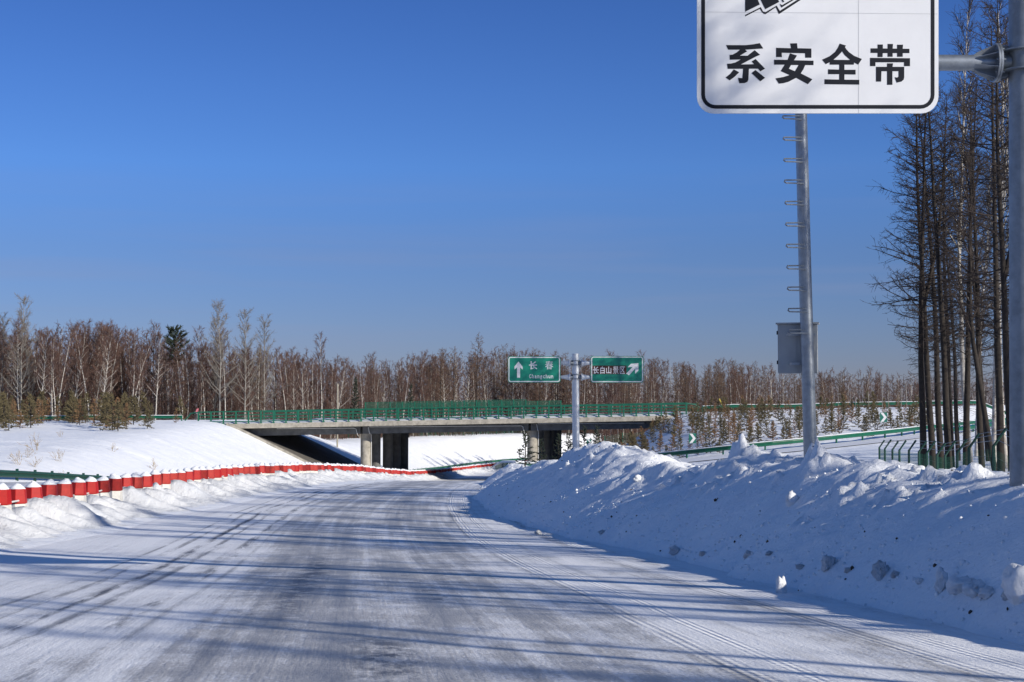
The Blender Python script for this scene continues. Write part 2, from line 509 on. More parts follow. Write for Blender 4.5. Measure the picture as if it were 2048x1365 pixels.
    l.new(rg, b.inputs['Roughness'])
    b.inputs['Specular IOR Level'].default_value = .35
    hgt = math_('MULTIPLY_ADD', s3, .5, math_('MULTIPLY', fine, .7))
    hgt = math_('MULTIPLY_ADD', s2, 1.2, hgt)
    if tread:
        for (a0, a1, fu) in tread:
            msk = ramp(math_('MULTIPLY_ADD', math_('ADD', sp.outputs[0], math_('MULTIPLY', wob, .35)), 1 / (U1 - U0), -U0 / (U1 - U0)), [(0, 0), ((a0 - U0) / 19, 0), ((a0 + .1 - U0) / 19, 1), ((a1 - .1 - U0) / 19, 1), ((a1 - U0) / 19, 0), (1, 0)])
            wv = math_('SINE', math_('MULTIPLY_ADD', sp.outputs[1], 38, math_('MULTIPLY', sp.outputs[0], 12)))
            wu = math_('SINE', math_('MULTIPLY', math_('ADD', sp.outputs[0], math_('MULTIPLY', wob, .35)), fu))
            tt = math_('MULTIPLY', msk, math_('MULTIPLY_ADD', wu, .7, wv))
            tt = math_('MULTIPLY', tt, math_('MULTIPLY_ADD', noise(1.3, .35, 4, .7, 21), 2.2, -.5, clamp=True))
            hgt = math_('MULTIPLY_ADD', tt, 1.1, hgt)
    bu = n.new('ShaderNodeBump'); bu.inputs['Strength'].default_value = .7; bu.inputs['Distance'].default_value = .016
    l.new(hgt, bu.inputs['Height']); l.new(bu.outputs[0], b.inputs['Normal'])
    return m

M['road'] = road_mat('packed_snow_road', [(-10, -.2), (-6.5, -.05), (-4.6, .12), (-3.2, .14), (-2.0, .40), (-.8, .64), (.6, .62), (2, .52), (3.2, .32), (4.0, .05), (4.8, .30), (5.6, .24), (6.3, -.05), (9, -.2)],
                     [(-4.75, .05, .8), (-4.32, .07, .9), (-3.82, .13, 1), (-3.42, .09, .8), (-2.72, .16, .85), (-2.35, .08, .5), (-1.4, .2, .30), (1.5, .2, .25), (3.35, .09, .5), (5.45, .22, .45), (4.3, .10, .25)],
                     [(-.75, .30, 15, 37, .42), (.25, .3, 11.5, 17, .44), (1.2, .6, 19, 30, .54), (-1.2, .4, 16, 26, .55), (0, 5, 8, 60, .64)],
                     [(3.2, 3.62, 60), (3.8, 4.1, 70), (5.35, 5.75, 60), (5.85, 6.2, 70)])
M['road_far'] = road_mat('far_road', [(-10, .35), (-4, .6), (0, .3), (4, .62), (9, .3)], [(-3, .3, .7), (2, .4, .7), (3.4, .3, .6)])
M['ramp'] = road_mat('ramp_snow', [(-10, .05), (9, .05)], [(1.5, .5, .25), (-1.5, .5, .25)])

def strip(name, ys, xa, xb_, zf, nx, material, uc):
    t = np.linspace(0, 1, nx)
    X = xa[:, None] * (1 - t) + xb_[:, None] * t
    Y = np.repeat(ys[:, None], nx, 1)
    Z = zf(X, Y)
    uv = np.stack([X - uc(Y), Y], -1).reshape(-1, 2)
    return tag(link(name, mesh_np(name, np.stack([X, Y, Z], -1).reshape(-1, 3), grid_faces(len(ys), nx), [material], True, uv)), kind='structure')

ry = axis([(-60, 0, 3), (0, 120, .5), (120, 300, 1.5), (300, 420, 5)])
strip('road', ry, XL(ry) - .6, XR(ry) + .7, lambda X, Y: ZR(Y) - .02 + .03 * fbm(X / 3, Y / 9, 4, 2), 40, M['road'], CEN)
strip('opposing_carriageway', ry, XOL(ry) + .5, XB(ry) - 2.5, lambda X, Y: ZO(Y) + .05, 8, M['road_far'], lambda Y: .5 * (XOL(Y) + XB(Y)))
rx = axis([(6, 100, 1)])
def ramp_strip():
    t = np.linspace(0, 1, 8)
    X = np.repeat(rx[:, None], 8, 1); yo = ROUT(rx)[:, None]
    Y = (yo - 8.6) + t * 8.0
    Z = ZRAMP(X) + .07
    uv = np.stack([Y - yo + 4.5, X], -1).reshape(-1, 2)
    tag(link('exit_ramp', mesh_np('exit_ramp', np.stack([X, Y, Z], -1).reshape(-1, 3), grid_faces(len(rx), 8), [M['ramp']], True, uv)), kind='structure')
ramp_strip()

# ------------------------------------------------------------------ ploughed bank on the right of the road
ZC = Tab([(0, -.35), (10, -.62), (18, -.84), (21, -.97), (24.5, -.97), (28, -1.08), (31, -1.25), (34, -1.32), (37.5, -1.12), (40, -1.32), (43, -1.72), (46, -1.66), (49, -1.44), (53, -1.32), (56.5, -1.68),
          (60, -1.95), (66, -2.35), (72, -2.85), (78, -3.55), (84, -4.2), (91, -4.35), (97, -3.75), (103, -3.72), (110, -4.3), (118, -5.4), (125, -5.9)], 1)
def bank():
    s = axis([(2, 14, .12), (14, 45, .075), (45, 90, .11), (90, 124, .2)])
    t = axis([(-.9, .2, .09), (.2, 4.4, .07), (4.4, 10.5, .22)])
    T, S = np.meshgrid(t, s)
    wob = .30 * fbm(S / 2.6, S * 0 + 3, 21, 3) * np.clip((S - 4) / 6, 0, 1)
    wid = np.interp(S, [0, 22, 30, 60, 78, 100, 124], [3.0, 3.0, 3.8, 3.8, 2.9, 2.4, 2.1])
    Xr = XR(S) + wob
    X = Xr + T
    zr = ZR(S) - .03
    zc = ZC(S)
    q = np.clip(T / wid, 0, 1)
    up = 1 - (1 - q) ** 1.75
    g = ground(X, S) - .1
    zu = zr + (zc - zr) * up
    back = sstep((T - wid - .2) / 3.6)
    z = zu * (1 - back) + g * back
    z = np.where(T < 0, zr - .08 * np.minimum(-T, 1) / .4, z)
    amp = np.clip(q * 1.4, 0, 1) * (1 - back * .75)
    hgt = np.clip(zc - zr, 0, 3) / 2
    amp = amp * (1 - .7 * np.exp(-((S - 21.6) / 1.7) ** 2))
    # slumped lobes running down the face, lumps, clods
    lob = fbm(S / 3.4 + T * .35, T / 5.0, 31, 3)
    lum = fbm(S / .9, T / 1.0, 41, 4)
    clod = np.maximum(fbm(S / .30, T / .30, 51, 3) - .12, 0)
    clodm = np.clip(fbm(S / 2.1, T / 1.6, 61, 3) * 2.4 - .1, 0, 1)
    gull = -np.maximum(0, .35 - np.abs(fbm(S / 2.3 + T * .5, T / 7, 71, 2))) * .5
    topq = .5 + 1.1 * sstep((q - .35) / .5)
    z = z + amp * hgt * (.56 * lob * (1 - .85 * sstep((T - wid + .9) / .9)) + .11 * lum * topq + .42 * clod * clodm * topq * (1 - .65 * sstep((T - wid + .6) / .8)) + .25 * gull + .03 * fbm(S / .14, T / .14, 81, 2))
    # knobs on the crest
    for (sy, tt, hh, rr) in ((38.2, 3.4, .30, .36), (37.2, 2.9, .22, .9), (52.5, 3.1, .3, 1.1), (50.6, 3.5, .26, .7), (54.5, 2.6, .22, .7), (47.8, 3.4, .12, .6), (100.5, 2.0, .2, .8)):
        z = z + hh * np.exp(-((S - sy) ** 2 + (T - tt) ** 2) / (rr * rr))
    o = link('snow_bank', mesh_np('snow_bank', np.stack([X, S, z], -1).reshape(-1, 3), grid_faces(len(s), len(t)), [M['bank']], True))
    tag(o, kind='structure')
    return X, S, z
BKX, BKS, BKZ = bank()

# ------------------------------------------------------------------ snow berm and the row of red and white barrier posts
def arc_path(tab, y0, y1, step):
    ys = np.arange(y0, y1, .05); xs = tab(ys)
    ds = np.hypot(np.diff(xs), np.diff(ys)); L = np.concatenate([[0], np.cumsum(ds)])
    q = np.arange(0, L[-1], step)
    return np.interp(q, L, xs), np.interp(q, L, ys)
PITCHM = 1.62
bx_, by_ = arc_path(XB, 22.7, 300, PITCHM)
rb = random.Random(5)
def berm():
    n_per = 12
    ux, uy = arc_path(XB, 22.7 - PITCHM / 2, 300, PITCHM / n_per)
    ax = axis([(-1.6, -.3, .22), (-.3, 1.2, .06), (1.2, 3.0, .09)])
    idx = np.arange(len(ux))
    ph = (idx % n_per) / n_per              # 0 / 1 = middle of a gap, .5 = at a post
    gap = (idx // n_per).astype(float)
    S = uy[:, None] + 0 * ax; A = ax[None, :] + 0 * S
    PH = ph[:, None] + 0 * A
    dist = np.minimum(PH, 1 - PH) * PITCHM
    near = np.where(PH < .5, gap[:, None], gap[:, None] + 1)
    rnd = hsh(near.astype(np.int64), near.astype(np.int64) * 7 + 3, 5)
    rnd2 = hsh(near.astype(np.int64), near.astype(np.int64) * 5 + 1, 9)
    X = ux[:, None] + A
    W = np.clip(XL(S) - XB(S), 1.5, 3.0) + .35 * fbm(S / 1.6, S * 0, 12, 3)
    q = np.clip(A / W, 0, 1)
    zr = ZR(S)
    base = .36 * (1 - q) ** 1.25
    fin = (.20 + .42 * rnd) * np.exp(-(dist / (.17 + .12 * q * 2)) ** 2) * np.exp(-((A - .22) / (.35 + .8 * rnd2)) ** 2) * (A > -.2)
    rid = .20 * np.exp(-(dist / .26) ** 2) * np.sin(np.pi * np.clip(q * 1.1, 0, 1)) * (.4 + rnd2)
    lum = .13 * fbm(S / .9, A / 1.1, 15, 4) * np.sin(np.pi * np.clip(q, 0, 1)) ** .6 + .07 * fbm(S / .25, A / .25, 16, 3) * (1 - q)
    zf = zr - .03 + base + fin + rid + lum * (q < 1)
    zf = np.where(A > W, zr - .06 - .1 * (A - W), zf)
    bk = np.clip(-A / 1.5, 0, 1)
    zb = (zr + .34 + fin) * (1 - sstep(bk)) + (ZO(S) - .05) * sstep(bk)
    z = np.where(A < 0, np.minimum(zb, zr + .37 + fin), zf)
    tag(link('snow_berm', mesh_np('snow_berm', np.stack([X, S, z], -1).reshape(-1, 3), grid_faces(len(ux), len(ax)), [M['berm']], True)), kind='structure')
berm()

def hexring(r, z, sx=1.0):
    return [(r * math.cos(math.pi / 3 * k + math.pi / 6), r * sx * math.sin(math.pi / 3 * k + math.pi / 6), z) for k in range(6)]
def hexprism(name, rings, material, cap=True):
    b = MB()
    for r, z in rings: b.v += hexring(r, z)
    for i in range(len(rings) - 1):
        for k in range(6):
            k2 = (k + 1) % 6
            b.f.append([i * 6 + k, i * 6 + k2, i * 6 + 6 + k2, i * 6 + 6 + k])
    b.f.append(list(range(6))[::-1]); m = (len(rings) - 1) * 6
    b.f.append([m + k for k in range(6)])
    return bevel(b.mesh(name, material), .012, 1)
REDS = [M['red'], mat('red_plastic_faded', (.42, .030, .022), .6, 0, .3, 7, spec=.25), mat('red_plastic_grimy', (.27, .012, .010), .65, 0, .35, 6, spec=.2)]
me_reds = [hexprism('red_section', [(.305, .50), (.315, .53), (.275, .93), (.262, .945)], r_) for r_ in REDS]
me_white = hexprism('white_base', [(.335, 0), (.335, .1), (.305, .499)], M['white_plastic'])
def capmesh(seed):
    b = bmesh.new()
    rr = random.Random(seed)
    rings = []
    for (r, z) in ((.25, .944), (.245, .965), (.17, 1.03), (.075, 1.10), (.02, 1.125)):
        ox = (z - .944) * rr.uniform(-.5, .5); oy = (z - .944) * rr.uniform(-.5, .5)
        rings.append([b.verts.new((ox + r * rr.uniform(.9, 1.06) * math.cos(2 * math.pi * k / 10), oy + r * rr.uniform(.9, 1.06) * math.sin(2 * math.pi * k / 10), z)) for k in range(10)])
    for i in range(4):
        for k in range(10):
            b.faces.new((rings[i][k], rings[i][(k + 1) % 10], rings[i + 1][(k + 1) % 10], rings[i + 1][k]))
    b.faces.new(rings[4]); b.faces.new(rings[0][::-1])
    me = bpy.data.meshes.new('snow_cap'); b.to_mesh(me); b.free()
    me.polygons.foreach_set('use_smooth', np.ones(len(me.polygons), bool)); me.materials.append(M['cap'])
    return me
caps = [capmesh(s) for s in range(6)]
me_rod = MB().tube([(0, .30, .52), (0, PITCHM - .30, .52)], .028, 6).mesh('link_rod', M['pipe'])
for i, (x, y) in enumerate(zip(bx_, by_)):
    hd = math.atan2(float(XB(y + 1) - XB(y - 1)), 2)
    lab = 'red topped white barrier post with a cone of snow in the row along the road'
    px = 1024 + 3000 * x / y
    b = thing('barrier_post', (x, y, float(ZR(y)) + .31 + .02 * rb.uniform(-1, 1)), lab, 'barrier post', 'red and white barrier posts along the left of the road', -hd + rb.uniform(-.12, .12))
    b.scale = [1.0, 1.0, rb.uniform(.97, 1.03)]
    b.rotation_euler.x = rb.uniform(-.02, .02); b.rotation_euler.y = rb.uniform(-.03, .03)
    link('red_section', me_reds[rb.choice((0, 0, 1, 2))], b); link('white_base', me_white, b)
    c = link('snow_cap', caps[i % 6], b); c.rotation_euler.z = i * 1.3
    c.scale = (1, 1, 1)
    link('link_rod', me_rod, b)

# ------------------------------------------------------------------ overpass
BY0, BY1 = 195.0, 220.0
def bz(x): return -1.12 + .0188 * x          # top of the deck
def sk(x, y): return x + SK * (y - BY0)
def prism_x(mb, x0, x1, y0, y1, top, bot, dz0=0, dz1=0):
    """block along the deck between stations x0, x1 (skewed ends); top and bot are relative to the deck line"""
    b = len(mb.v)
    for x in (x0, x1):
        for y, h in ((y0, bot), (y1, bot), (y1, top), (y0, top)):
            mb.v.append((sk(x, y), y, bz(x) + h))
    mb.f += [[b + i for i in q] for q in ((0, 1, 2, 3), (7, 6, 5, 4), (0, 4, 5, 1), (1, 5, 6, 2), (2, 6, 7, 3), (3, 7, 4, 0))]
    return mb

bridge = thing('overpass_bridge', (0, 0, 0), 'concrete road overpass on round columns crossing above the snowy road', 'bridge')
XA, XE = -38.6, 19.2
for i in range(10):
    x0 = XA + (XE - XA) * i / 10; x1 = XA + (XE - XA) * (i + 1) / 10
    prism_x(MB(), x0 + .006, x1 - .006, BY0, BY0 + .45, 0, -.62).build('edge_beam', M['concrete'], bridge)
prism_x(MB(), XA, XE, BY0 + .455, BY1 - .45, -.10, -.42).build('deck_slab', M['concrete_grey_shade'], bridge)
prism_x(MB(), XA, XE, BY1 - .445, BY1, 0, -.62).build('edge_beam', M['concrete'], bridge)
PX = (-20.0, 2.0)
for a, b_ in ((-37.0, -20.15), (-19.85, 1.85), (2.15, 18.4)):
    for j, yy in enumerate((1.45, 7.2, 13, 18.9)):
        prism_x(MB(), a, b_, BY0 + yy, BY0 + yy + 4.6, -.425, -1.62).build('girder', M['concrete_grey_shade'], bridge)
for px_ in PX:
    for yy in (203.0 - 4.6, 202.6, 208.3, 212.2, 216.0):
        x = sk(px_, yy)
        zb_ = gz(x, yy) - .4; zt = bz(px_) - 1.62
        o = MB().tube([(x, yy, zb_), (x, yy, zt - .003)], .70, 28).build('column', M['concrete'] if yy < 200 else M['concrete_grey_shade'], bridge, True)
# abutments
for xa, s in ((-37.6, -1), (18.75, 1)):
    m = MB(); x0, x1 = (xa, xa + .9) if s < 0 else (xa - .5, xa + .5)
    prism_x(m, x0, x1, BY0 + 1.2, BY1 - 1, -1.63, -4.2); m.build('abutment_wall', M['concrete_grey_shade'], bridge)
    m = MB(); x0, x1 = (XA - 1.4, XA - .01) if s < 0 else (XE + .01, XE + 2.6)
    prism_x(m, x0, x1, BY0 + .05, BY0 + .8, -.02, -2.6 if s < 0 else -1.4); m.build('wing_wall', M['concrete'], bridge)
m = MB(); prism_x(m, -37.2, -35.8, BY0 + .9, BY0 + 3.6, -1.63, -2.35); m.build('bearing_block', M['concrete'], bridge)
# drain pipes under the edge
for a, b_ in ((-31.0, -20.9), (-18.9, .9), (3.1, 17.0)):
    p = [(sk(x, BY0 + 1.3), BY0 + 1.3, bz(x) - .72 - .012 * (x - a) * (1 if a > -20 else 1)) for x in np.linspace(a, b_, 9)]
    e = p[-1]
    pl = p + [(e[0] + .25, e[1], e[2] - .12), (e[0] + .45, e[1], e[2] - .9), (e[0] + .5, e[1] + .5, e[2] - 1.05)]
    if a > 2: pl = p
    MB().tube(pl, .05, 6).build('drain_pipe', M['pipe'], bridge, True)
    for x in np.arange(a + 1, b_, 2.3):
        MB().box((sk(x, BY0 + 1.3), BY0 + 1.3, bz(x) - .56), (.05, .05, .3)).build('pipe_hanger', M['pipe'], bridge)
for px_ in (-18.55, 3.05, -19.2, 2.6):
    pass
for px_ in PX:
    x = sk(px_, 198.4) + .76
    MB().tube([(x - .25, 196.4, bz(px_) - .75), (x - .1, 196.4, bz(px_) - 1.55), (x, 197.9, bz(px_) - 1.75), (x, 198.3, -9.5)], .05, 6).build('downpipe', M['pipe'], bridge, True)
# snow lying on the deck
m = MB()
xs = np.linspace(XA - 3, XE + 3, 90)
rs = random.Random(2)
prof_rows = []
for x in xs:
    h = .38 + .22 * float(fbm(np.array([x / 3.1]), np.array([1.0]), 5)[0])
    prof_rows.append([(sk(x, y), y, bz(x) + hh) for y, hh in ((195.3, .01), (195.6, .05 + h * .35), (196.2, h * .8), (196.9, h), (197.8, h * .3), (198.4, -.03), (199, -.05), (216, -.05), (217.2, h * .6), (218.3, h), (219.3, .3), (219.7, -.02))])
b0 = 0
for r in prof_rows: m.v += r
nn = len(prof_rows[0])
for i in range(len(xs) - 1):
    for k in range(nn - 1):
        m.f.append([i * nn + k, (i + 1) * nn + k, (i + 1) * nn + k + 1, i * nn + k + 1])
m.build('deck_snow', M['cap'], bridge, True)
# stone pitching under the left end span and its pale kerb
slope = thing('slope_paving', (0, 0, 0), 'dark stone slope paving under the left end of the overpass with a pale kerb', 'slope paving')
ys = np.linspace(BY0 + .3, BY1 - .3, 24); tt = np.linspace(0, 1, 30)
X = np.stack([sk(-36.6, y) + (XOL(y) - .2 - sk(-36.6, y)) * tt for y in ys]); Y = np.repeat(ys[:, None], 30, 1)
Z = ground(X, Y, False) + .16
link('stone_face', mesh_np('stone_face', np.stack([X, Y, Z], -1).reshape(-1, 3), grid_faces(24, 30), [M['stone']], True), slope)
pth = [(x, BY0 - .1 + 0 * x, gz(x, BY0 - .1) + .02) for x in np.linspace(-37, -22, 16)]
MB().sweep(pth, [(-.4, -.3), (-.4, .26), (.45, .26), (.45, -.3)], True).build('kerb', M['concrete'], slope)

# ------------------------------------------------------------------ railings and safety screens on the overpass
def railing(y, label, x0, x1, n):
    r = thing('bridge_railing', (sk(x0, y), y, bz(x0)), label, 'railing')
    inv = Vector(r.location)
    xs = np.linspace(x0, x1, n)
    me = MB().box((0, 0, .8), (.17, .22, 1.6)).mesh('post', M['green_paint'])
    me2 = MB().box((0, 0, .06), (.3, .32, .12)).mesh('base_plate', M['green_paint'])
    for x in xs:
        q = Vector((sk(x, y), y, bz(x))) - inv
        link('post', me, r, q)
        link('base_plate', me2, r, q)
    for h, rad in ((1.60, .075), (1.14, .06), (.72, .06), (.30, .06)):
        a = Vector((sk(x0 - .1, y), y - .02, bz(x0 - .1) + h)) - inv; b = Vector((sk(x1 + .1, y), y - .02, bz(x1 + .1) + h)) - inv
        MB().tube([a, b], rad, 8).build('rail', M['green_paint'], r, True)
    if y < 200:
        e = Vector((sk(x1, y), y, bz(x1))) - inv
        MB().tube([e + Vector((0, 0, 1.6)), e + Vector((1.2, .1, 1.35)), e + Vector((2.6, .2, .55))], .075, 8).build('end_rail', M['green_paint'], r, True)
        e = Vector((0, 0, 0))
        MB().tube([e + Vector((0, 0, 1.6)), e + Vector((-1.0, .1, 1.45)), e + Vector((-1.8, .2, .5))], .075, 8).build('end_rail', M['green_paint'], r, True)
    return r
railing(BY0 + .22, 'green four rail steel railing along the near edge of the overpass', -40.8, 22.6, 40)
railing(BY1 - .22, 'green four rail steel railing along the far edge of the overpass', -41.5, 22.0, 40)

def screen(y, label, x0, x1, n):
    s = thing('safety_screen', (sk(x0, y), y, bz(x0)), label, 'mesh screen')
    inv = Vector(s.location); xs = np.linspace(x0, x1, n)
    me = MB().box((0, 0, 1.42), (.15, .14, 2.1)).mesh('screen_post', M['green_paint'])
    w_ = (x1 - x0) / (n - 1)
    m = MB()
    for k in range(int(w_ / .085)):
        m.box(((k + .5) * .085, 0, 2.03 + .0188 * (k * .085)), (.032, .02, .82))
    for z in np.arange(1.65, 2.45, .16): m.box((w_ / 2, .014, z + .0188 * w_ / 2), (w_, .014, .028))
    m.box((w_ / 2, 0, 2.445 + .0188 * w_ / 2), (w_, .05, .06))
    mp_ = m.mesh('mesh_panel', M['green_wire'])
    for i, x in enumerate(xs):
        q = Vector((sk(x, y), y, bz(x))) - inv
        link('screen_post', me, s, q)
        if i < n - 1: link('mesh_panel', mp_, s, q)
screen(BY0 + .5, 'green wire mesh safety screen standing above the near railing in mid span', -19.2, 1.7, 14)
screen(BY1 - .5, 'green wire mesh safety screen standing above the far railing in mid span', -22.0, 2.0, 15)

# ------------------------------------------------------------------ steel beam guardrails
WP = [(-.02, .44), (.06, .50), (.07, .56), (-.01, .62), (-.01, .65), (.07, .71), (.06, .77), (-.02, .83)]
def guardrail(pts, label, step=3.0, side=1, snow=True, flip=False, amber=False, paint='green_paint'):
    """pts: ground points along the rail"""
    p = [Vector(q) for q in pts]
    fine = [p[0]]
    for a, b in zip(p[:-1], p[1:]):
        k = max(1, int((b - a).length / 1.5))
        fine += [a + (b - a) * (i + 1) / k for i in range(k)]
    root = thing('guardrail', p[0], label, 'guardrail')
    fine = [q - p[0] for q in fine]
    prof = [(side * a, h) for a, h in WP]
    th = prof + [(a - side * .012, h) for a, h in prof[::-1]]
    MB().sweep(fine, th, True).build('beam', M[paint], root, False)
    if snow:
        MB().sweep(fine, [(-.10, .832), (-.06, .885), (0, .90), (.07, .87), (.10, .832)], True).build('snow_strip', M['cap'], root, True)
    acc = 0; last = fine[0]; me = MB().box((-side * .12, 0, .38), (.13, .13, 1.1)).mesh('post', M[paint])
    mb = MB().box((-side * .04, 0, .64), (.10, .2, .26)).mesh('spacer', M[paint])
    ma = MB().box((side * .085, 0, .64), (.03, .12, .12)).mesh('reflector', M['amber'])
    nx = 0; k = 0
    for a, b in zip(fine[:-1], fine[1:]):
        L = (b - a).length; d = b - a
        while nx <= acc + L:
            q = a + d * ((nx - acc) / max(L, 1e-6)); an = math.atan2(d.y, d.x) - math.pi / 2
            link('post', me, root, q, an); link('spacer', mb, root, q, an)
            if amber and k % 8 == 3: link('reflector', ma, root, q, an)
            nx += step; k += 1
        acc += L
    return root
def gp(x, y, dz=0): return (x, y, gz(x, y) + dz)
guardrail([(float(XOL(y)) - .3, y, float(ZO(y)) - .12) for y in np.arange(56, 192, 4)], 'dark green guardrail at the foot of the snow field beyond the barrier posts', 3.0, 1, False, paint='green_shaded')
guardrail([(float(XOL(y)) - .3, y, float(ZO(y)) + .05) for y in np.arange(200, 345, 4)], 'green guardrail curving to the right beyond the overpass below the snow slope', 4.0, 1, True)
guardrail([(x, float(ROUT(x)) - .2, float(ZRAMP(x)) - .03) for x in np.arange(2, 100, 2.0)], 'long green guardrail along the outer edge of the exit ramp', 4.0, 1, True, amber=True)
guardrail([(x, float(ROUT(x)) - 9.6, float(ZRAMP(x)) - .15) for x in np.arange(42, 60, 2.0)], 'short green guardrail on the inner edge of the exit ramp behind the trees', 4.0, 1, False)
guardrail([(x, 195.2, gz(x, 195.6) - .05) for x in np.arange(24.8, 66, 2)], 'green guardrail on top of the embankment to the right of the overpass', 4.0, 1, True)
guardrail([(x, 195.5, gz(x, 195.6) - .1) for x in np.arange(-95, -42.4, 2)], 'green guardrail on the approach to the left of the overpass behind the small trees', 4.0, 1, True)
# bull-nose where the exit parts from the road
nose = thing('guardrail_nose', P(1010, 945, 118), 'green rounded guardrail nose half buried in snow where the exit ramp begins', 'guardrail')
pn = [Vector(P(px, py, d)) - nose.location for px, py, d in ((1120, 931, 150), (1085, 931, 132), (1060, 932, 121), (1046, 932, 117.5), (1030, 931, 116), (1012, 931, 117), (1005, 931, 121), (1000, 933, 130), (990, 937, 150))]
sm = []
for i in range(len(pn) - 1):
    for t in np.linspace(0, 1, 4, endpoint=False): sm.append(pn[i].lerp(pn[i + 1], t))
sm.append(pn[-1])
MB().sweep(sm, [(a, h - .62) for a, h in WP] + [(a - .012, h - .62) for a, h in WP[::-1]], True).build('beam', M['green_paint'], nose)
MB().sweep(sm, [(-.2, .205), (-.14, .33), (0, .38), (.14, .33), (.2, .205)], True).build('snow_strip', M['cap'], nose, True)
for i in (3, 12, 16, 24):
    MB().box(sm[i] + Vector((0, 0, -.45)), (.13, .13, 1.2)).build('post', M['galv_dull'], nose)

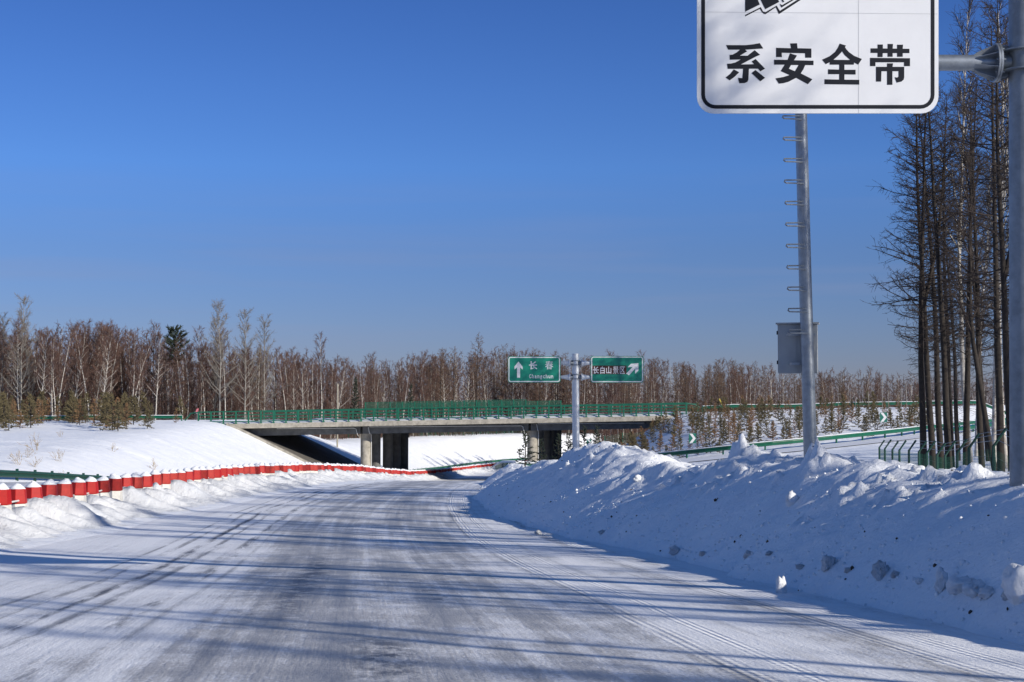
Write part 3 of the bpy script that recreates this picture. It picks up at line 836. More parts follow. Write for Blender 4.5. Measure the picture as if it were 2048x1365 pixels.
# ------------------------------------------------------------------ signs
GLYPHS = {
    '长': ([68,61,45,47,41,52,36,57,59,69,76,84,88,79,23,86,35,86,35,47,97,47,97,35,60,35,73,17,100,3,96,-3,92,-8,64,9,47,35,35,35,35,7,59,12,59,6,60,1,32,-7,23,-10,21,-5,18,0,22,3,23,6,23,35,3,35,3,47,23,47], [[33,8,7],[33,9,8],[4,6,5],[4,0,6],[3,0,4],[3,2,0],[2,1,0],[31,33,32],[31,9,33],[31,10,9],[31,11,10],[30,11,31],[29,19,30],[19,11,30],[29,20,19],[18,11,19],[17,12,18],[12,11,18],[17,13,12],[17,14,13],[20,22,21],[16,15,17],[15,14,17],[29,22,20],[29,23,22],[28,23,29],[27,23,28],[27,24,23],[26,24,27],[25,24,26]]),
    '春': ([53,80,52,76,90,76,90,69,51,69,50,66,49,62,87,62,87,56,46,56,44,52,42,48,95,48,95,41,72,41,83,31,97,22,94,19,91,16,84,20,77,25,77,-8,68,-8,68,-4,32,-4,32,-8,24,-8,24,25,17,20,9,15,6,19,3,22,17,31,28,41,5,41,5,48,33,48,35,52,37,56,14,56,14,62,40,62,41,66,42,69,10,69,10,76,44,76,44,80,45,84,53,84,68,34,66,37,63,41,38,41,35,37,32,34,68,3,68,12,32,12,32,3,68,27,32,27,32,19,68,19], [[47,49,48],[47,0,49],[46,0,47],[46,1,0],[44,46,45],[44,1,46],[44,2,1],[44,3,2],[43,3,44],[42,4,43],[4,3,43],[42,5,4],[41,5,42],[41,6,5],[39,41,40],[39,6,41],[39,7,6],[39,8,7],[38,8,39],[37,9,38],[9,8,38],[37,10,9],[36,10,37],[36,11,10],[34,36,35],[34,11,36],[34,12,11],[34,13,12],[33,13,34],[32,53,33],[53,13,33],[32,54,53],[52,13,53],[51,14,52],[14,13,52],[51,15,14],[50,15,51],[32,55,54],[32,50,55],[32,15,50],[31,61,32],[61,15,32],[61,60,15],[60,16,15],[31,27,61],[27,62,61],[63,20,60],[20,16,60],[63,21,20],[19,16,20],[31,28,27],[26,62,27],[19,17,16],[30,28,31],[30,29,28],[18,17,19],[26,58,62],[58,63,62],[58,57,63],[57,21,63],[26,59,58],[56,21,57],[26,24,59],[24,56,59],[24,23,56],[23,21,56],[26,25,24],[22,21,23]]),
    '白': ([52,74,50,70,88,70,88,-9,76,-9,76,-3,24,-3,24,-10,12,-10,12,70,38,70,40,77,43,87,57,84,76,28,24,28,24,9,76,9,76,58,24,58,24,40,76,40], [[11,13,12],[11,0,13],[10,0,11],[10,1,0],[8,19,9],[19,10,9],[19,1,10],[19,2,1],[19,18,2],[18,3,2],[8,20,19],[21,3,18],[8,15,20],[15,21,20],[15,14,21],[14,3,21],[8,16,15],[17,3,14],[8,6,16],[6,17,16],[6,5,17],[5,3,17],[8,7,6],[4,3,5]]),
    '山': ([20,9,44,9,44,85,56,85,56,9,80,9,80,65,91,65,91,-10,80,-10,80,-2,9,-2,9,65,20,65], [[1,3,2],[1,4,3],[5,7,6],[5,8,7],[11,13,12],[11,0,13],[11,1,0],[11,4,1],[11,5,4],[11,10,5],[10,8,5],[9,8,10]]),
    '景': ([73,20,73,29,27,29,27,20,82,5,94,-2,89,-7,77,0,62,7,67,11,24,0,10,-7,7,-4,4,-1,18,5,29,12,37,9,81,14,54,14,54,-1,53,-5,50,-7,44,-8,35,-8,34,-5,33,-2,40,-2,44,-2,46,-1,46,-1,46,14,19,14,19,35,81,35,75,58,75,64,25,64,25,58,75,69,75,75,25,75,25,69,17,52,17,81,83,81,83,52,51,52,53,49,54,46,94,46,94,40,5,40,5,46,46,46,45,48,43,51,47,52], [[42,40,43],[40,44,43],[40,39,44],[39,45,44],[42,41,40],[38,45,39],[42,36,41],[36,38,41],[36,35,38],[35,45,38],[42,37,36],[34,45,35],[42,34,37],[42,45,34],[56,45,42],[55,46,56],[46,45,56],[55,47,46],[54,47,55],[54,48,47],[53,48,54],[51,53,52],[51,48,53],[51,49,48],[51,50,49],[31,2,32],[2,33,32],[2,1,33],[1,17,33],[31,3,2],[0,17,1],[31,0,3],[31,17,0],[30,17,31],[29,18,30],[18,17,30],[29,19,18],[14,16,15],[8,4,9],[14,10,16],[7,4,8],[7,5,4],[13,10,14],[13,12,10],[12,11,10],[6,5,7],[28,19,29],[28,20,19],[27,20,28],[24,26,25],[26,20,27],[24,20,26],[23,20,24],[23,21,20],[23,22,21]]),
    '区': ([18,70,18,3,96,3,96,-6,9,-6,9,80,94,80,94,70,44,54,55,44,64,55,73,68,82,64,72,50,62,37,74,26,85,15,77,8,67,19,56,31,43,19,28,8,25,11,21,15,36,26,49,37,37,47,24,59,31,64], [[4,0,5],[0,6,5],[0,7,6],[4,1,0],[10,12,11],[27,8,28],[10,13,12],[26,8,27],[9,13,10],[26,9,8],[9,14,13],[25,9,26],[25,14,9],[25,15,14],[24,19,25],[19,15,25],[24,20,19],[18,15,19],[18,16,15],[23,20,24],[17,16,18],[23,22,20],[22,21,20],[4,2,1],[4,3,2]]),
    'C': ([53,56,42,58,24,51,17,34,24,17,43,10,54,12,68,19,68,4,56,-1,41,-3,12,9,3,33,14,60,42,71,53,70,68,65,68,50], [[13,15,14],[13,16,15],[13,1,16],[1,0,16],[0,17,16],[12,2,13],[2,1,13],[12,3,2],[12,4,3],[11,4,12],[6,8,7],[11,5,4],[5,8,6],[11,8,5],[10,8,11],[10,9,8]]),
    'h': ([14,41,20,46,29,48,41,43,46,28,46,-2,33,-2,33,28,31,34,26,37,22,35,17,31,17,-2,4,-2,4,70,17,70,17,41], [[13,15,14],[13,0,15],[0,16,15],[1,3,2],[0,3,1],[0,9,3],[9,4,3],[13,11,0],[11,10,0],[10,9,0],[8,4,9],[7,4,8],[13,12,11],[7,5,4],[6,5,7]]),
    'a': ([37,-2,32,-3,27,-2,25,1,20,-2,13,-3,4,1,0,10,6,21,17,26,24,29,24,29,22,34,18,35,11,34,2,26,2,41,9,46,19,48,31,44,37,31,37,8,37,8,36,8,37,8,43,12,43,1,17,16,14,11,15,9,18,7,21,8,24,10,24,19], [[17,19,18],[16,19,17],[16,20,19],[15,14,16],[14,13,16],[13,20,16],[12,20,13],[11,20,12],[11,21,20],[10,21,11],[9,21,10],[8,33,9],[33,21,9],[7,33,8],[7,27,33],[32,21,33],[7,28,27],[24,26,25],[7,29,28],[6,29,7],[31,21,32],[6,30,29],[30,21,31],[30,23,21],[23,22,21],[23,26,24],[30,26,23],[6,26,30],[6,3,26],[3,0,26],[6,4,3],[2,0,3],[5,4,6],[1,0,2]]),
    'n': ([14,41,20,46,29,48,41,43,46,28,46,-2,33,-2,33,28,31,34,26,37,22,35,17,31,17,-2,4,-2,4,47,17,47,17,41], [[1,3,2],[13,0,14],[0,15,14],[0,16,15],[0,3,1],[0,9,3],[9,4,3],[13,11,0],[11,10,0],[10,9,0],[8,4,9],[7,4,8],[13,12,11],[7,5,4],[6,5,7]]),
    'g': ([37,36,38,34,40,28,38,22,35,16,23,12,19,9,20,8,30,6,41,0,44,-9,38,-21,21,-25,5,-21,-2,-10,1,0,8,3,6,5,5,9,7,14,12,16,12,14,8,16,5,20,3,24,2,30,8,42,23,47,44,47,44,36,16,33,14,29,16,25,21,23,26,25,27,29,26,33,21,35,13,-6,11,-9,13,-12,21,-14,29,-12,31,-10,27,-6,19,-4], [[26,28,27],[26,29,28],[25,37,26],[37,0,26],[0,29,26],[37,1,0],[25,30,37],[36,1,37],[36,2,1],[35,2,36],[25,31,30],[24,31,25],[34,2,35],[24,32,31],[34,3,2],[33,3,34],[24,33,32],[23,33,24],[23,3,33],[23,4,3],[22,20,23],[20,4,23],[20,5,4],[22,19,20],[21,5,20],[19,21,22],[19,5,21],[18,5,19],[18,6,5],[18,7,6],[17,7,18],[17,8,7],[17,9,8],[16,9,17],[15,9,16],[15,10,9],[14,45,15],[45,44,15],[44,10,15],[14,38,45],[43,10,44],[14,39,38],[43,11,10],[14,40,39],[42,11,43],[13,40,14],[13,41,40],[41,11,42],[13,11,41],[12,11,13]]),
    'c': ([32,35,27,36,19,32,15,22,19,13,29,10,34,10,42,13,42,0,35,-2,27,-3,9,4,2,22,9,41,26,48,34,47,41,44,41,30], [[13,15,14],[13,16,15],[13,0,16],[0,17,16],[12,2,13],[2,1,13],[1,0,13],[12,3,2],[12,4,3],[11,4,12],[6,8,7],[11,5,4],[5,8,6],[11,8,5],[10,8,11],[10,9,8]]),
    'u': ([33,2,29,-1,21,-3,9,2,4,17,4,47,17,47,17,17,19,11,24,9,29,10,33,14,33,47,46,47,46,-2,33,-2], [[4,6,5],[4,7,6],[11,13,12],[11,14,13],[4,8,7],[3,8,4],[10,14,11],[3,9,8],[9,14,10],[3,0,9],[0,14,9],[2,0,3],[2,1,0],[15,14,0]]),
}


def glyph_mesh(ch, x0, x1, y0, y1, fn, off, material):
    """a printed character filling the box x0..x1, y0 (top)..y1; fn maps to the sheet"""
    v, f = GLYPHS[ch]
    xs = v[0::2]; ys = v[1::2]
    a0, a1, b0, b1 = min(xs), max(xs), min(ys), max(ys)
    pts = [fn(x0 + (x - a0) / (a1 - a0) * (x1 - x0), y1 - (y - b0) / (b1 - b0) * (y1 - y0), off) for x, y in zip(xs, ys)]
    return MB().tris(pts, f).mesh('character', material, fix=False)
def poly_mesh(name, outers, fn, off, material, holes=None):
    m = MB()
    for i, o in enumerate(outers):
        loops = [[Vector((x, y, 0)) for x, y in o]] + [[Vector((x, y, 0)) for x, y in h] for h in ((holes or {}).get(i, []))]
        flat = [p for lp in loops for p in lp]
        tri = tessellate_polygon(loops)
        m.tris([fn(p.x, p.y, off + .0004 * i) for p in flat], tri)
    return m.mesh(name, material, fix=False)
def rrect(x0, y0, x1, y1, r, n=6):
    out = []
    for cx, cy, a0 in ((x1 - r, y0 + r, -90), (x1 - r, y1 - r, 0), (x0 + r, y1 - r, 90), (x0 + r, y0 + r, 180)):
        for k in range(n + 1):
            a = R(a0 + 90 * k / n); out.append((cx + r * math.cos(a), cy + r * math.sin(a)))
    return out
def face_front(o):
    """make flat print face the camera side"""
    me = o if isinstance(o, bpy.types.Mesh) else o.data
    bm = bmesh.new(); bm.from_mesh(me)
    for f in bm.faces:
        if f.normal.y > 0: f.normal_flip()
    bm.to_mesh(me); bm.free()
    return me
def slab(name, outline, fn, th, material):
    m = MB(); n = len(outline)
    m.v = [tuple(fn(x, y, 0)) for x, y in outline] + [tuple(fn(x, y, -th)) for x, y in outline]
    m.f = [list(range(n)), list(range(n, 2 * n))[::-1]] + [[i, n + i, n + (i + 1) % n, (i + 1) % n] for i in range(n)]
    return m.mesh(name, material)

# --- the large white sign on its cantilever
DS = 21.0
base = Vector(P(2049, 960, DS)); base.z = gz(base.x, DS) - .3
sgn = thing('road_sign', base, 'large white fasten seat belt sign with black characters on a galvanised cantilever pole', 'road sign')
def sf(px, py, off): return P(px, py, DS) - base + Vector((0, -off, 0))
SX0, SX1, SY0, SY1 = 1394, 1877, -372, 227
panel = link('sign_panel', slab('sign_panel', rrect(SX0, SY0, SX1, SY1, 34), sf, .03, M['sign_white']), sgn)
def ring(x0, y0, x1, y1, r, wd): return rrect(x0, y0, x1, y1, r), rrect(x0 + wd, y0 + wd, x1 - wd, y1 - wd, max(r - wd, 2))
o_, h_ = ring(SX0 + 8.5, SY0 + 9, SX1 - 8, SY1 - 9, 28, 7.5)
link('border_line', face_front(poly_mesh('border_line', [o_], sf, .003, M['black'], {0: [h_]})), panel)
for pts in ([(1716.2, SY0 + 6), (1717.2, SY0 + 6), (1717.6, SY1 - 1), (1716.6, SY1 - 1)], [(SX0 + 2, 24), (SX1 - 2, 28), (SX1 - 2, 28.8), (SX0 + 2, 24.8)]):
    link('seam', face_front(poly_mesh('seam', [pts], sf, .0022, M['alum'])), panel)
def zp(lst, ox, oy, s=13.65): return [(ox + x / s, oy + y / s) for x, y in lst]
CH = {
 'a': (1440, 80, [[(165,145),(700,148),(900,125),(1085,92),(1180,240),(690,272),(220,272)],
   [(550,268),(680,268),(740,318),(540,437),(750,437),(945,285),(1095,412),(1000,450),(570,675),(930,668),(860,595),(970,525),(1230,790),(1100,865),(1040,790),(210,795),(190,657),(300,650),(420,620),(565,540),(265,545),(260,415),(340,408),(450,350)],
   [(632,785),(790,785),(775,1090),(750,1150),(670,1185),(525,1188),(490,1040),(610,1050)], [(375,808),(525,890),(390,1020),(265,1110),(150,1030),(280,930)], [(965,825),(1230,1040),(1100,1137),(860,910)]], {}),
 'b': (1540, 80, [[(165,220),(572,232),(548,100),(738,95),(752,232),(1130,240),(1130,492),(960,490),(955,370),(320,355),(325,472),(165,472)],
   [(545,370),(738,432),(655,560),(1188,572),(1188,692),(960,692),(910,810),(840,918),(1155,1080),(1035,1215),(715,1040),(500,1150),(370,1185),(240,1200),(148,1055),(350,1020),(535,965),(290,855),(400,680),(110,680),(110,548),(480,548)]], {1: [[(575,690),(780,690),(680,860),(515,790)]]}),
 'c': (1635, 80, [[(605,105),(782,160),(748,198),(790,265),(860,340),(1000,440),(1212,525),(1110,682),(995,620),(995,680),(330,680),(330,615),(225,668),(122,545),(330,450),(480,330),(555,215)],
   [(592,675),(735,675),(735,820),(1040,820),(1040,950),(735,945),(735,1090),(1140,1095),(1140,1225),(190,1213),(190,1080),(592,1088),(592,940),(287,940),(287,808),(592,815)]], {0: [[(670,320),(740,420),(890,552),(435,548),(560,440)]]}),
 'd': (1730, 80, [[(150,235),(342,235),(342,130),(490,130),(485,237),(615,240),(615,115),(765,115),(755,240),(875,243),(875,135),(1038,135),(1030,245),(1213,247),(1213,365),(1030,365),(1030,465),(875,465),(875,365),(755,365),(755,465),(615,465),(615,365),(485,365),(480,472),(342,472),(342,360),(150,360)],
   [(137,495),(1228,505),(1228,720),(1065,720),(1065,615),(285,615),(285,720),(137,720)],
   [(300,740),(602,740),(602,645),(765,645),(750,740),(1070,740),(1070,1020),(1055,1090),(1000,1140),(865,1172),(808,1025),(880,1032),(915,1005),(915,858),(748,858),(748,1230),(602,1230),(602,858),(448,858),(440,1142),(300,1142)]], {}),
}
for k in 'abcd':
    ox, oy, outs, holes = CH[k]
    link('character', face_front(poly_mesh('character', [zp(q, ox, oy) for q in outs], sf, .003, M['black'], {i: [zp(h, ox, oy) for h in hs] for i, hs in holes.items()})), panel)
def z5(lst): return [(1380 + x / 7.877, y / 7.877) for x, y in lst]
belt = [z5([(868, 240), (1115, 115), (1150, 185), (1190, 195), (1365, 92), (1415, 175), (1690, 0), (2400, -420), (2400, -340), (1750, 0), (1400, 228), (1350, 120), (1225, 205), (1195, 226), (1165, 224), (1135, 200), (1100, 145), (868, 265)]),
        z5([(868, 190), (1100, 75), (1068, 0), (900, -420), (868, -420)]),
        z5([(1113, 0), (1150, 80), (1185, 150), (1405, 35), (1388, 0), (1200, -420), (930, -420)]),
        z5([(1410, 62), (1440, 125), (1640, 0), (2300, -400), (2150, -400), (1625, -15), (1450, 85)]),
        z5([(1440, 0), (1462, 42), (1485, 32), (1466, 0), (1300, -400), (1260, -400)])]
link('seat_belt_pictogram', face_front(poly_mesh('seat_belt_pictogram', belt, sf, .003, M['black'])), panel)
head = [(1636 + 62 * math.cos(a), -285 + 62 * math.sin(a)) for a in np.linspace(0, 2 * math.pi, 28, endpoint=False)]
torso = [(1540, -205), (1725, -205), (1760, -60), (1690, -56), (1600, -56), (1515, -56)]
link('seat_belt_pictogram', face_front(poly_mesh('seat_belt_pictogram', [head, torso], sf, .0032, M['black'])), panel)
ptop = P(2046, -420, DS) - base
MB().tube([(0, 0, 0), ptop], .222, 28, True, .205).build('pole', M['galv_dull'], sgn, True)
MB().tube([ptop, ptop + Vector((0, 0, .03))], .23, 28).build('pole_cap', M['galv_dull'], sgn, True)
MB().tube([(0, 0, .28), (0, 0, .34)], .42, 28).build('base_flange', M['galv_dull'], sgn, True)
for py in (126, -270):
    a0 = P(1400, py - 7, DS) - base + Vector((0, .17, 0)); a1 = P(1992, py - 3, DS) - base + Vector((0, .1, 0)); a2 = P(2046, py, DS) - base
    ux = (a1 - a0).normalized()
    arm = MB().tube([a0, a1], .113, 20).build('arm', M['galv'], sgn, True)
    MB().tube([a1 - ux * .0, a1 + ux * .028], .275, 28).build('flange', M['galv'], sgn, True)
    MB().tube([a1 + ux * .034, a1 + ux * .062], .275, 28).build('flange', M['galv'], sgn, True)
    MB().tube([a1 + ux * .06, a2], .125, 20).build('arm_stub', M['galv_dull'], sgn, True)
    for k in range(8):
        an = 2 * math.pi * (k + .5) / 8
        dv = Vector((0, math.cos(an), math.sin(an)))
        nv = ux.cross(dv)
        m = MB()
        for t in (-.006, .006):
            m.v += [tuple(a1 - ux * .30 + dv * .11 + nv * t), tuple(a1 - ux * .24 + dv * .155 + nv * t), tuple(a1 - ux * .002 + dv * .262 + nv * t), tuple(a1 - ux * .002 + dv * .11 + nv * t)]
        m.f = [[0, 1, 2, 3], [7, 6, 5, 4], [0, 4, 5, 1], [1, 5, 6, 2], [2, 6, 7, 3], [3, 7, 4, 0]]
        m.build('gusset', M['galv'], sgn)
        m = MB(); e = a1 + ux * .064
        for t in (-.006, .006):
            m.v += [tuple(e + dv * .12 + nv * t), tuple(e + dv * .262 + nv * t), tuple(e + ux * .2 + dv * .20 + nv * t), tuple(e + ux * .2 + dv * .12 + nv * t)]
        m.f = [[0, 1, 2, 3], [7, 6, 5, 4], [0, 4, 5, 1], [1, 5, 6, 2], [2, 6, 7, 3], [3, 7, 4, 0]]
        if k not in (0, 7, 3, 4): m.build('gusset', M['galv_dull'], sgn)
        c = a1 + dv * .225 - ux * .012
        if k % 1 == 0:
            an2 = an + math.pi / 8; d2 = Vector((0, math.cos(an2), math.sin(an2))); c = a1 + d2 * .225
            MB().tube([c - ux * .03, c + ux * .1], .016, 6).build('bolt', M['galv_dull'], sgn)
    for zz in (-.13, .15):
        MB().tube([a2 + Vector((0, 0, zz)), a2 + Vector((0, 0, zz + .02))], .31, 24).build('ring_plate', M['galv_dull'], sgn, True)
for px in (1470, 1630, 1800):
    a = sf(px, SY0 + 30, -.06); b = sf(px, SY1 - 20, -.06)
    MB().box((a + b) / 2, (.06, .05, (a - b).length)).build('stiffener', M['alum'], sgn)

# --- tall camera pole with climbing rungs and a cabinet
DP = 33.0
pb = Vector(P(1621, 918, DP)); pb.z = gz(pb.x, DP) - .2
cp = thing('utility_pole', pb, 'tapered steel pole with climbing rungs and a grey cabinet, standing behind the snow bank', 'pole')
pt = P(1592, -70, DP) - pb
MB().tube([Vector((0, 0, 0)), P(1621, 918, DP) - pb, P(1610.5, 560, DP) - pb, P(1602, 228, DP) - pb, pt], .153, 24, True, .125).build('pole', M['galv'], cp, True)
MB().tube([pt, pt + Vector((0, 0, .04))], .15, 24).build('pole_cap', M['galv'], cp, True)
def pole_at(py):
    return P(1592 + (py + 70) * (1621 - 1592) / (918 + 70), py, DP) - pb
me_r = MB().tube([(.02, -.06, 0), (-.40, -.12, -.012), (-.42, -.17, -.055), (-.39, -.19, -.085), (.02, -.10, -.085)], .017, 6).mesh('rung', M['galv_dull'], True)
for py in [237 + 42.6 * k for k in range(-6, 12)]:
    if py > 700: break
    link('rung', me_r, cp, pole_at(py) + Vector((-.02, -.06, .03)))
cbz = Matrix.Rotation(R(-14), 3, 'Z')
c0 = P(1603, 697, DP) - pb + Vector((.0, .42, 0))
cab = MB().box(c0, (.86, .36, 1.09), M=cbz)
cab = link('cabinet', bevel(cab.mesh('cabinet', M['cabinet']), .012), cp)
MB().box(c0 + Vector((0, 0, .565)), (.94, .46, .035), M=cbz).build('cabinet_roof', M['cabinet'], cp)
MB().box(c0 + cbz @ Vector((-.22, -.183, 0)), (.40, .012, 1.0), M=cbz).build('cabinet_door', M['cabinet'], cab)
for zz in (.36, -.3):
    MB().box(c0 + cbz @ Vector((-.44, -.15, zz)), (.03, .05, .08), M=cbz).build('hinge', M['black'], cab)
MB().box(P(1603, 669, DP) - pb + Vector((0, .12, 0)), (.62, .10, .055)).build('bracket', M['galv'], cp)
MB().box(P(1603, 728, DP) - pb + Vector((0, .12, 0)), (.50, .10, .055)).build('bracket', M['galv'], cp)

# --- green direction sign
DG = 70.0
gb = Vector(P(1152, 912, DG)); gb.z = gz(gb.x, DG) - .3
gs = thing('direction_sign', gb, 'green double direction sign with white arrows on a silver pole by the overpass', 'road sign')
def gf(zx, zy, off): return P(1000 + zx / 6.827, 700 + zy / 6.827, DG) - gb + Vector((0, -.2 - off, 0))
MB().tube([(0, 0, 0), P(1151, 708, DG) - gb], .165, 20).build('pole', M['galv_bright'], gs, True)
for x0, x1, y0, y1, arms in ((108, 825, 92, 449, (183, 374)), (1235, 1955, 88, 451, (183, 374))):
    pn_ = link('sign_panel', slab('sign_panel', rrect(x0, y0, x1, y1, 34), gf, .04, M['sign_green']), gs)
    o_, h_ = ring(x0 + 8, y0 + 8, x1 - 8, y1 - 8, 32, 13)
    link('border_line', face_front(poly_mesh('border_line', [o_], gf, .004, M['sign_white'], {0: [h_]})), pn_)
    left = x0 < 500
    if left:
        link('arrow', face_front(poly_mesh('arrow', [[(253, 163), (308, 232), (308, 272), (274, 243), (274, 383), (232, 383), (232, 243), (198, 272), (198, 230)]], gf, .004, M['sign_white'])), pn_)
        link('character', face_front(glyph_mesh('长', 395, 507, 158, 270, gf, .004, M['sign_white'])), pn_)
        link('character', face_front(glyph_mesh('春', 616, 724, 155, 270, gf, .004, M['sign_white'])), pn_)
        q = 397
        for chh in 'Changchun':
            top, bot = (335, 391)
            if chh in 'anguc': top = 351
            if chh == 'g': bot = 404
            link('letter', face_front(glyph_mesh(chh, q, q + 27, top, bot, gf, .004, M['sign_white'])), pn_)
            q += 37.6
    else:
        link('arrow', face_front(poly_mesh('arrow', [[(1885, 185), (1885, 285), (1840, 330), (1838, 262), (1757, 350), (1718, 326), (1808, 236), (1737, 242), (1785, 192)]], gf, .006, M['sign_white'])), pn_)
        link('brown_patch', face_front(poly_mesh('brown_patch', [[(1257, 218), (1722, 218), (1722, 335), (1257, 335)]], gf, .005, M['brown'])), pn_)
        for chh, a, b_ in (('长', 1264, 1347), ('白', 1364, 1426), ('山', 1445, 1516), ('景', 1536, 1617), ('区', 1632, 1702)):
            link('character', face_front(glyph_mesh(chh, a, b_, 231, 329, gf, .007, M['sign_white'])), pn_)
    for ay in arms:
        xe = (x1 - 60, 1000) if left else (x0 + 60, 1070)
        a = gf(xe[0], ay, -.12); b_ = gf(xe[1] - (55 if left else -55), ay, -.12)
        MB().tube([a, b_], .055, 10).build('arm', M['galv_bright'], gs, True)
        d = (b_ - a).normalized()
        MB().tube([b_ - d * .42, b_], .06, 12, True, .135).build('arm_cone', M['galv_bright'], gs, True)
        MB().tube([b_, b_ + d * .05], .17, 14).build('flange', M['galv_bright'], gs, True)
        MB().tube([b_ + d * .05, gf(1031, ay, -.12 - .08)], .10, 12).build('arm_stub', M['galv_dull'], gs, True)
    for yy in (y0 + 90, y1 - 75):
        MB().box((gf(x0 + 20, yy, -.075) + gf(x1 - 20, yy, -.075)) / 2, ((x1 - x0 - 60) / 6.827 / 42.857, .05, .06)).build('stiffener', M['alum'], gs)
for ay in (183, 374):
    for dz in (-.10, .10):
        c = P(1151, 700 + ay / 6.827, DG) - gb + Vector((0, 0, dz))
        MB().tube([c, c + Vector((0, 0, .035))], .21, 18).build('clamp_ring', M['galv_dull'], gs, True)

# --- curve chevrons
for (px, py, D, wd, hh, lab) in ((1385, 877, 147, 14.5, 20, 'green and white curve chevron sign among the saplings, lower left of the tall camera pole'),
                                 (1767, 835, 155, 14.5, 19.5, 'green and white curve chevron sign above the ramp guardrail near the dark trees'),
                                 (1178, 885, 172, 9.5, 12, 'small green and white curve chevron sign beside the direction sign pole under the overpass')):
    c = Vector(P(px, py, D)); zb_ = gz(c.x, D + .1) - .2
    b = thing('chevron_sign', (c.x, D, zb_), lab, 'road sign', 'curve chevron signs along the exit ramp')
    s_ = D / 3000; W, H = wd * s_, hh * s_; zc = c.z - zb_
    MB().box((0, 0, zc), (W, .03, H)).build('sign_panel', M['chev_green'], b)
    v = [(-W * .42, H * .46), (-W * .02, H * .46), (W * .45, 0), (-W * .02, -H * .46), (-W * .42, -H * .46), (W * .06, 0)]
    m = MB(); m.tris([(x, -.019, zc + z) for x, z in v], [(0, 1, 5), (1, 2, 5), (2, 3, 5), (3, 4, 5)])
    link('chevron', face_front(m.mesh('chevron', M['sign_white'], fix=False)), b)
    MB().tube([(0, .05, 0), (0, .05, zc + H * .4)], .045, 8).build('post', M['galv'], b, True)

# ------------------------------------------------------------------ fences
def wire_panel(L, h0, h1, dv, dh, name='mesh_panel', th=.007):
    m = MB()
    for x in np.arange(dv, L, dv): m.box((x, 0, (h0 + h1) / 2), (th, th, h1 - h0))
    for z in np.arange(h0, h1 + .01, dh): m.box((L / 2, th, z), (L, th, th))
    return m.mesh(name, M['green_wire'], fix=False)
f1 = thing('wire_fence', P(2075, 960, 25), 'green wire fence with bent over post tops at the foot of the dark trees', 'fence')
path = [(2150, -.75, 23), (2080, -.72, 25.5), (2025, -.62, 28.5), (1985, -.50, 31), (1936, -.60, 33.5), (1912, -.80, 36.5), (1888, -.95, 39.5), (1872, -1.02, 42.5), (1852, -1.05, 45.5), (1836, -1.1, 48.5), (1816, -1.15, 52), (1797, -1.22, 55), (1783, -1.3, 58.5), (1768, -1.35, 62), (1757, -1.4, 66)]
rf = random.Random(8)
prev = None
for px, zt, D in path:
    x = (px - 1024) / 3000 * D
    pbase = Vector((x, D, min(zt - 1.25, gz(x, D) - .1)))
    top = Vector((x, D, zt - .25))
    q = pbase - f1.location
    lean = Vector((.24, -.05, .36)) * rf.uniform(.9, 1.1)
    MB().tube([q, top - f1.location, top - f1.location + lean], .036 if D < 40 else .042, 6).build('post', M['green_shaded'], f1)
    if prev is not None:
        d = top - prev; L = math.hypot(d.x, d.y)
        o = link('mesh_panel', wire_panel(L, -1.0, -.05, .15, .2, th=.004), f1, prev - f1.location, math.atan2(d.y, d.x))
        o.rotation_euler = (0, -math.atan2(d.z, L), math.atan2(d.y, d.x))
        for k in (.35, .7, .95):
            MB().tube([prev - f1.location + plean * k, top - f1.location + lean * k], .006, 4).build('barbed_wire', M['galv_dull'], f1)
    prev = top; plean = lean
mp2 = MB().box((0, 0, 1.0), (.09, .09, 2.2)).mesh('post', M['green_paint'])
wp = wire_panel(3.0, .25, 1.95, .15, .28, th=.013)
def mesh_fence(way, label):
    f2 = thing('wire_fence', (way[0][0], way[0][1], gz(*way[0])), label, 'fence')
    pts = [Vector(gp(x, y, -.1)) for x, y in way]
    fl = [pts[0]]
    for a, b_ in zip(pts[:-1], pts[1:]):
        n = max(1, round((b_ - a).length / 3.0))
        for i in range(n):
            q = a.lerp(b_, (i + 1) / n); q.z = gz(q.x, q.y) - .1; fl.append(q)
    for a, b_ in zip(fl[:-1], fl[1:]):
        link('post', mp2, f2, a - f2.location)
        d = b_ - a
        o = link('mesh_panel', wp, f2, a - f2.location)
        o.rotation_euler = (0, -math.atan2(d.z, math.hypot(d.x, d.y)), math.atan2(d.y, d.x)); o.scale.x = d.length / 3.0
mesh_fence(((-48, 250), (-38, 258), (-30, 276), (-21, 300), (-12, 318), (0, 335), (14, 344)), 'long green mesh fence along the top of the snow slope seen under the overpass')
mesh_fence(((9.5, 240), (15, 243), (21, 246), (30, 248)), 'green mesh fence under the right end of the overpass in front of tree trunks')

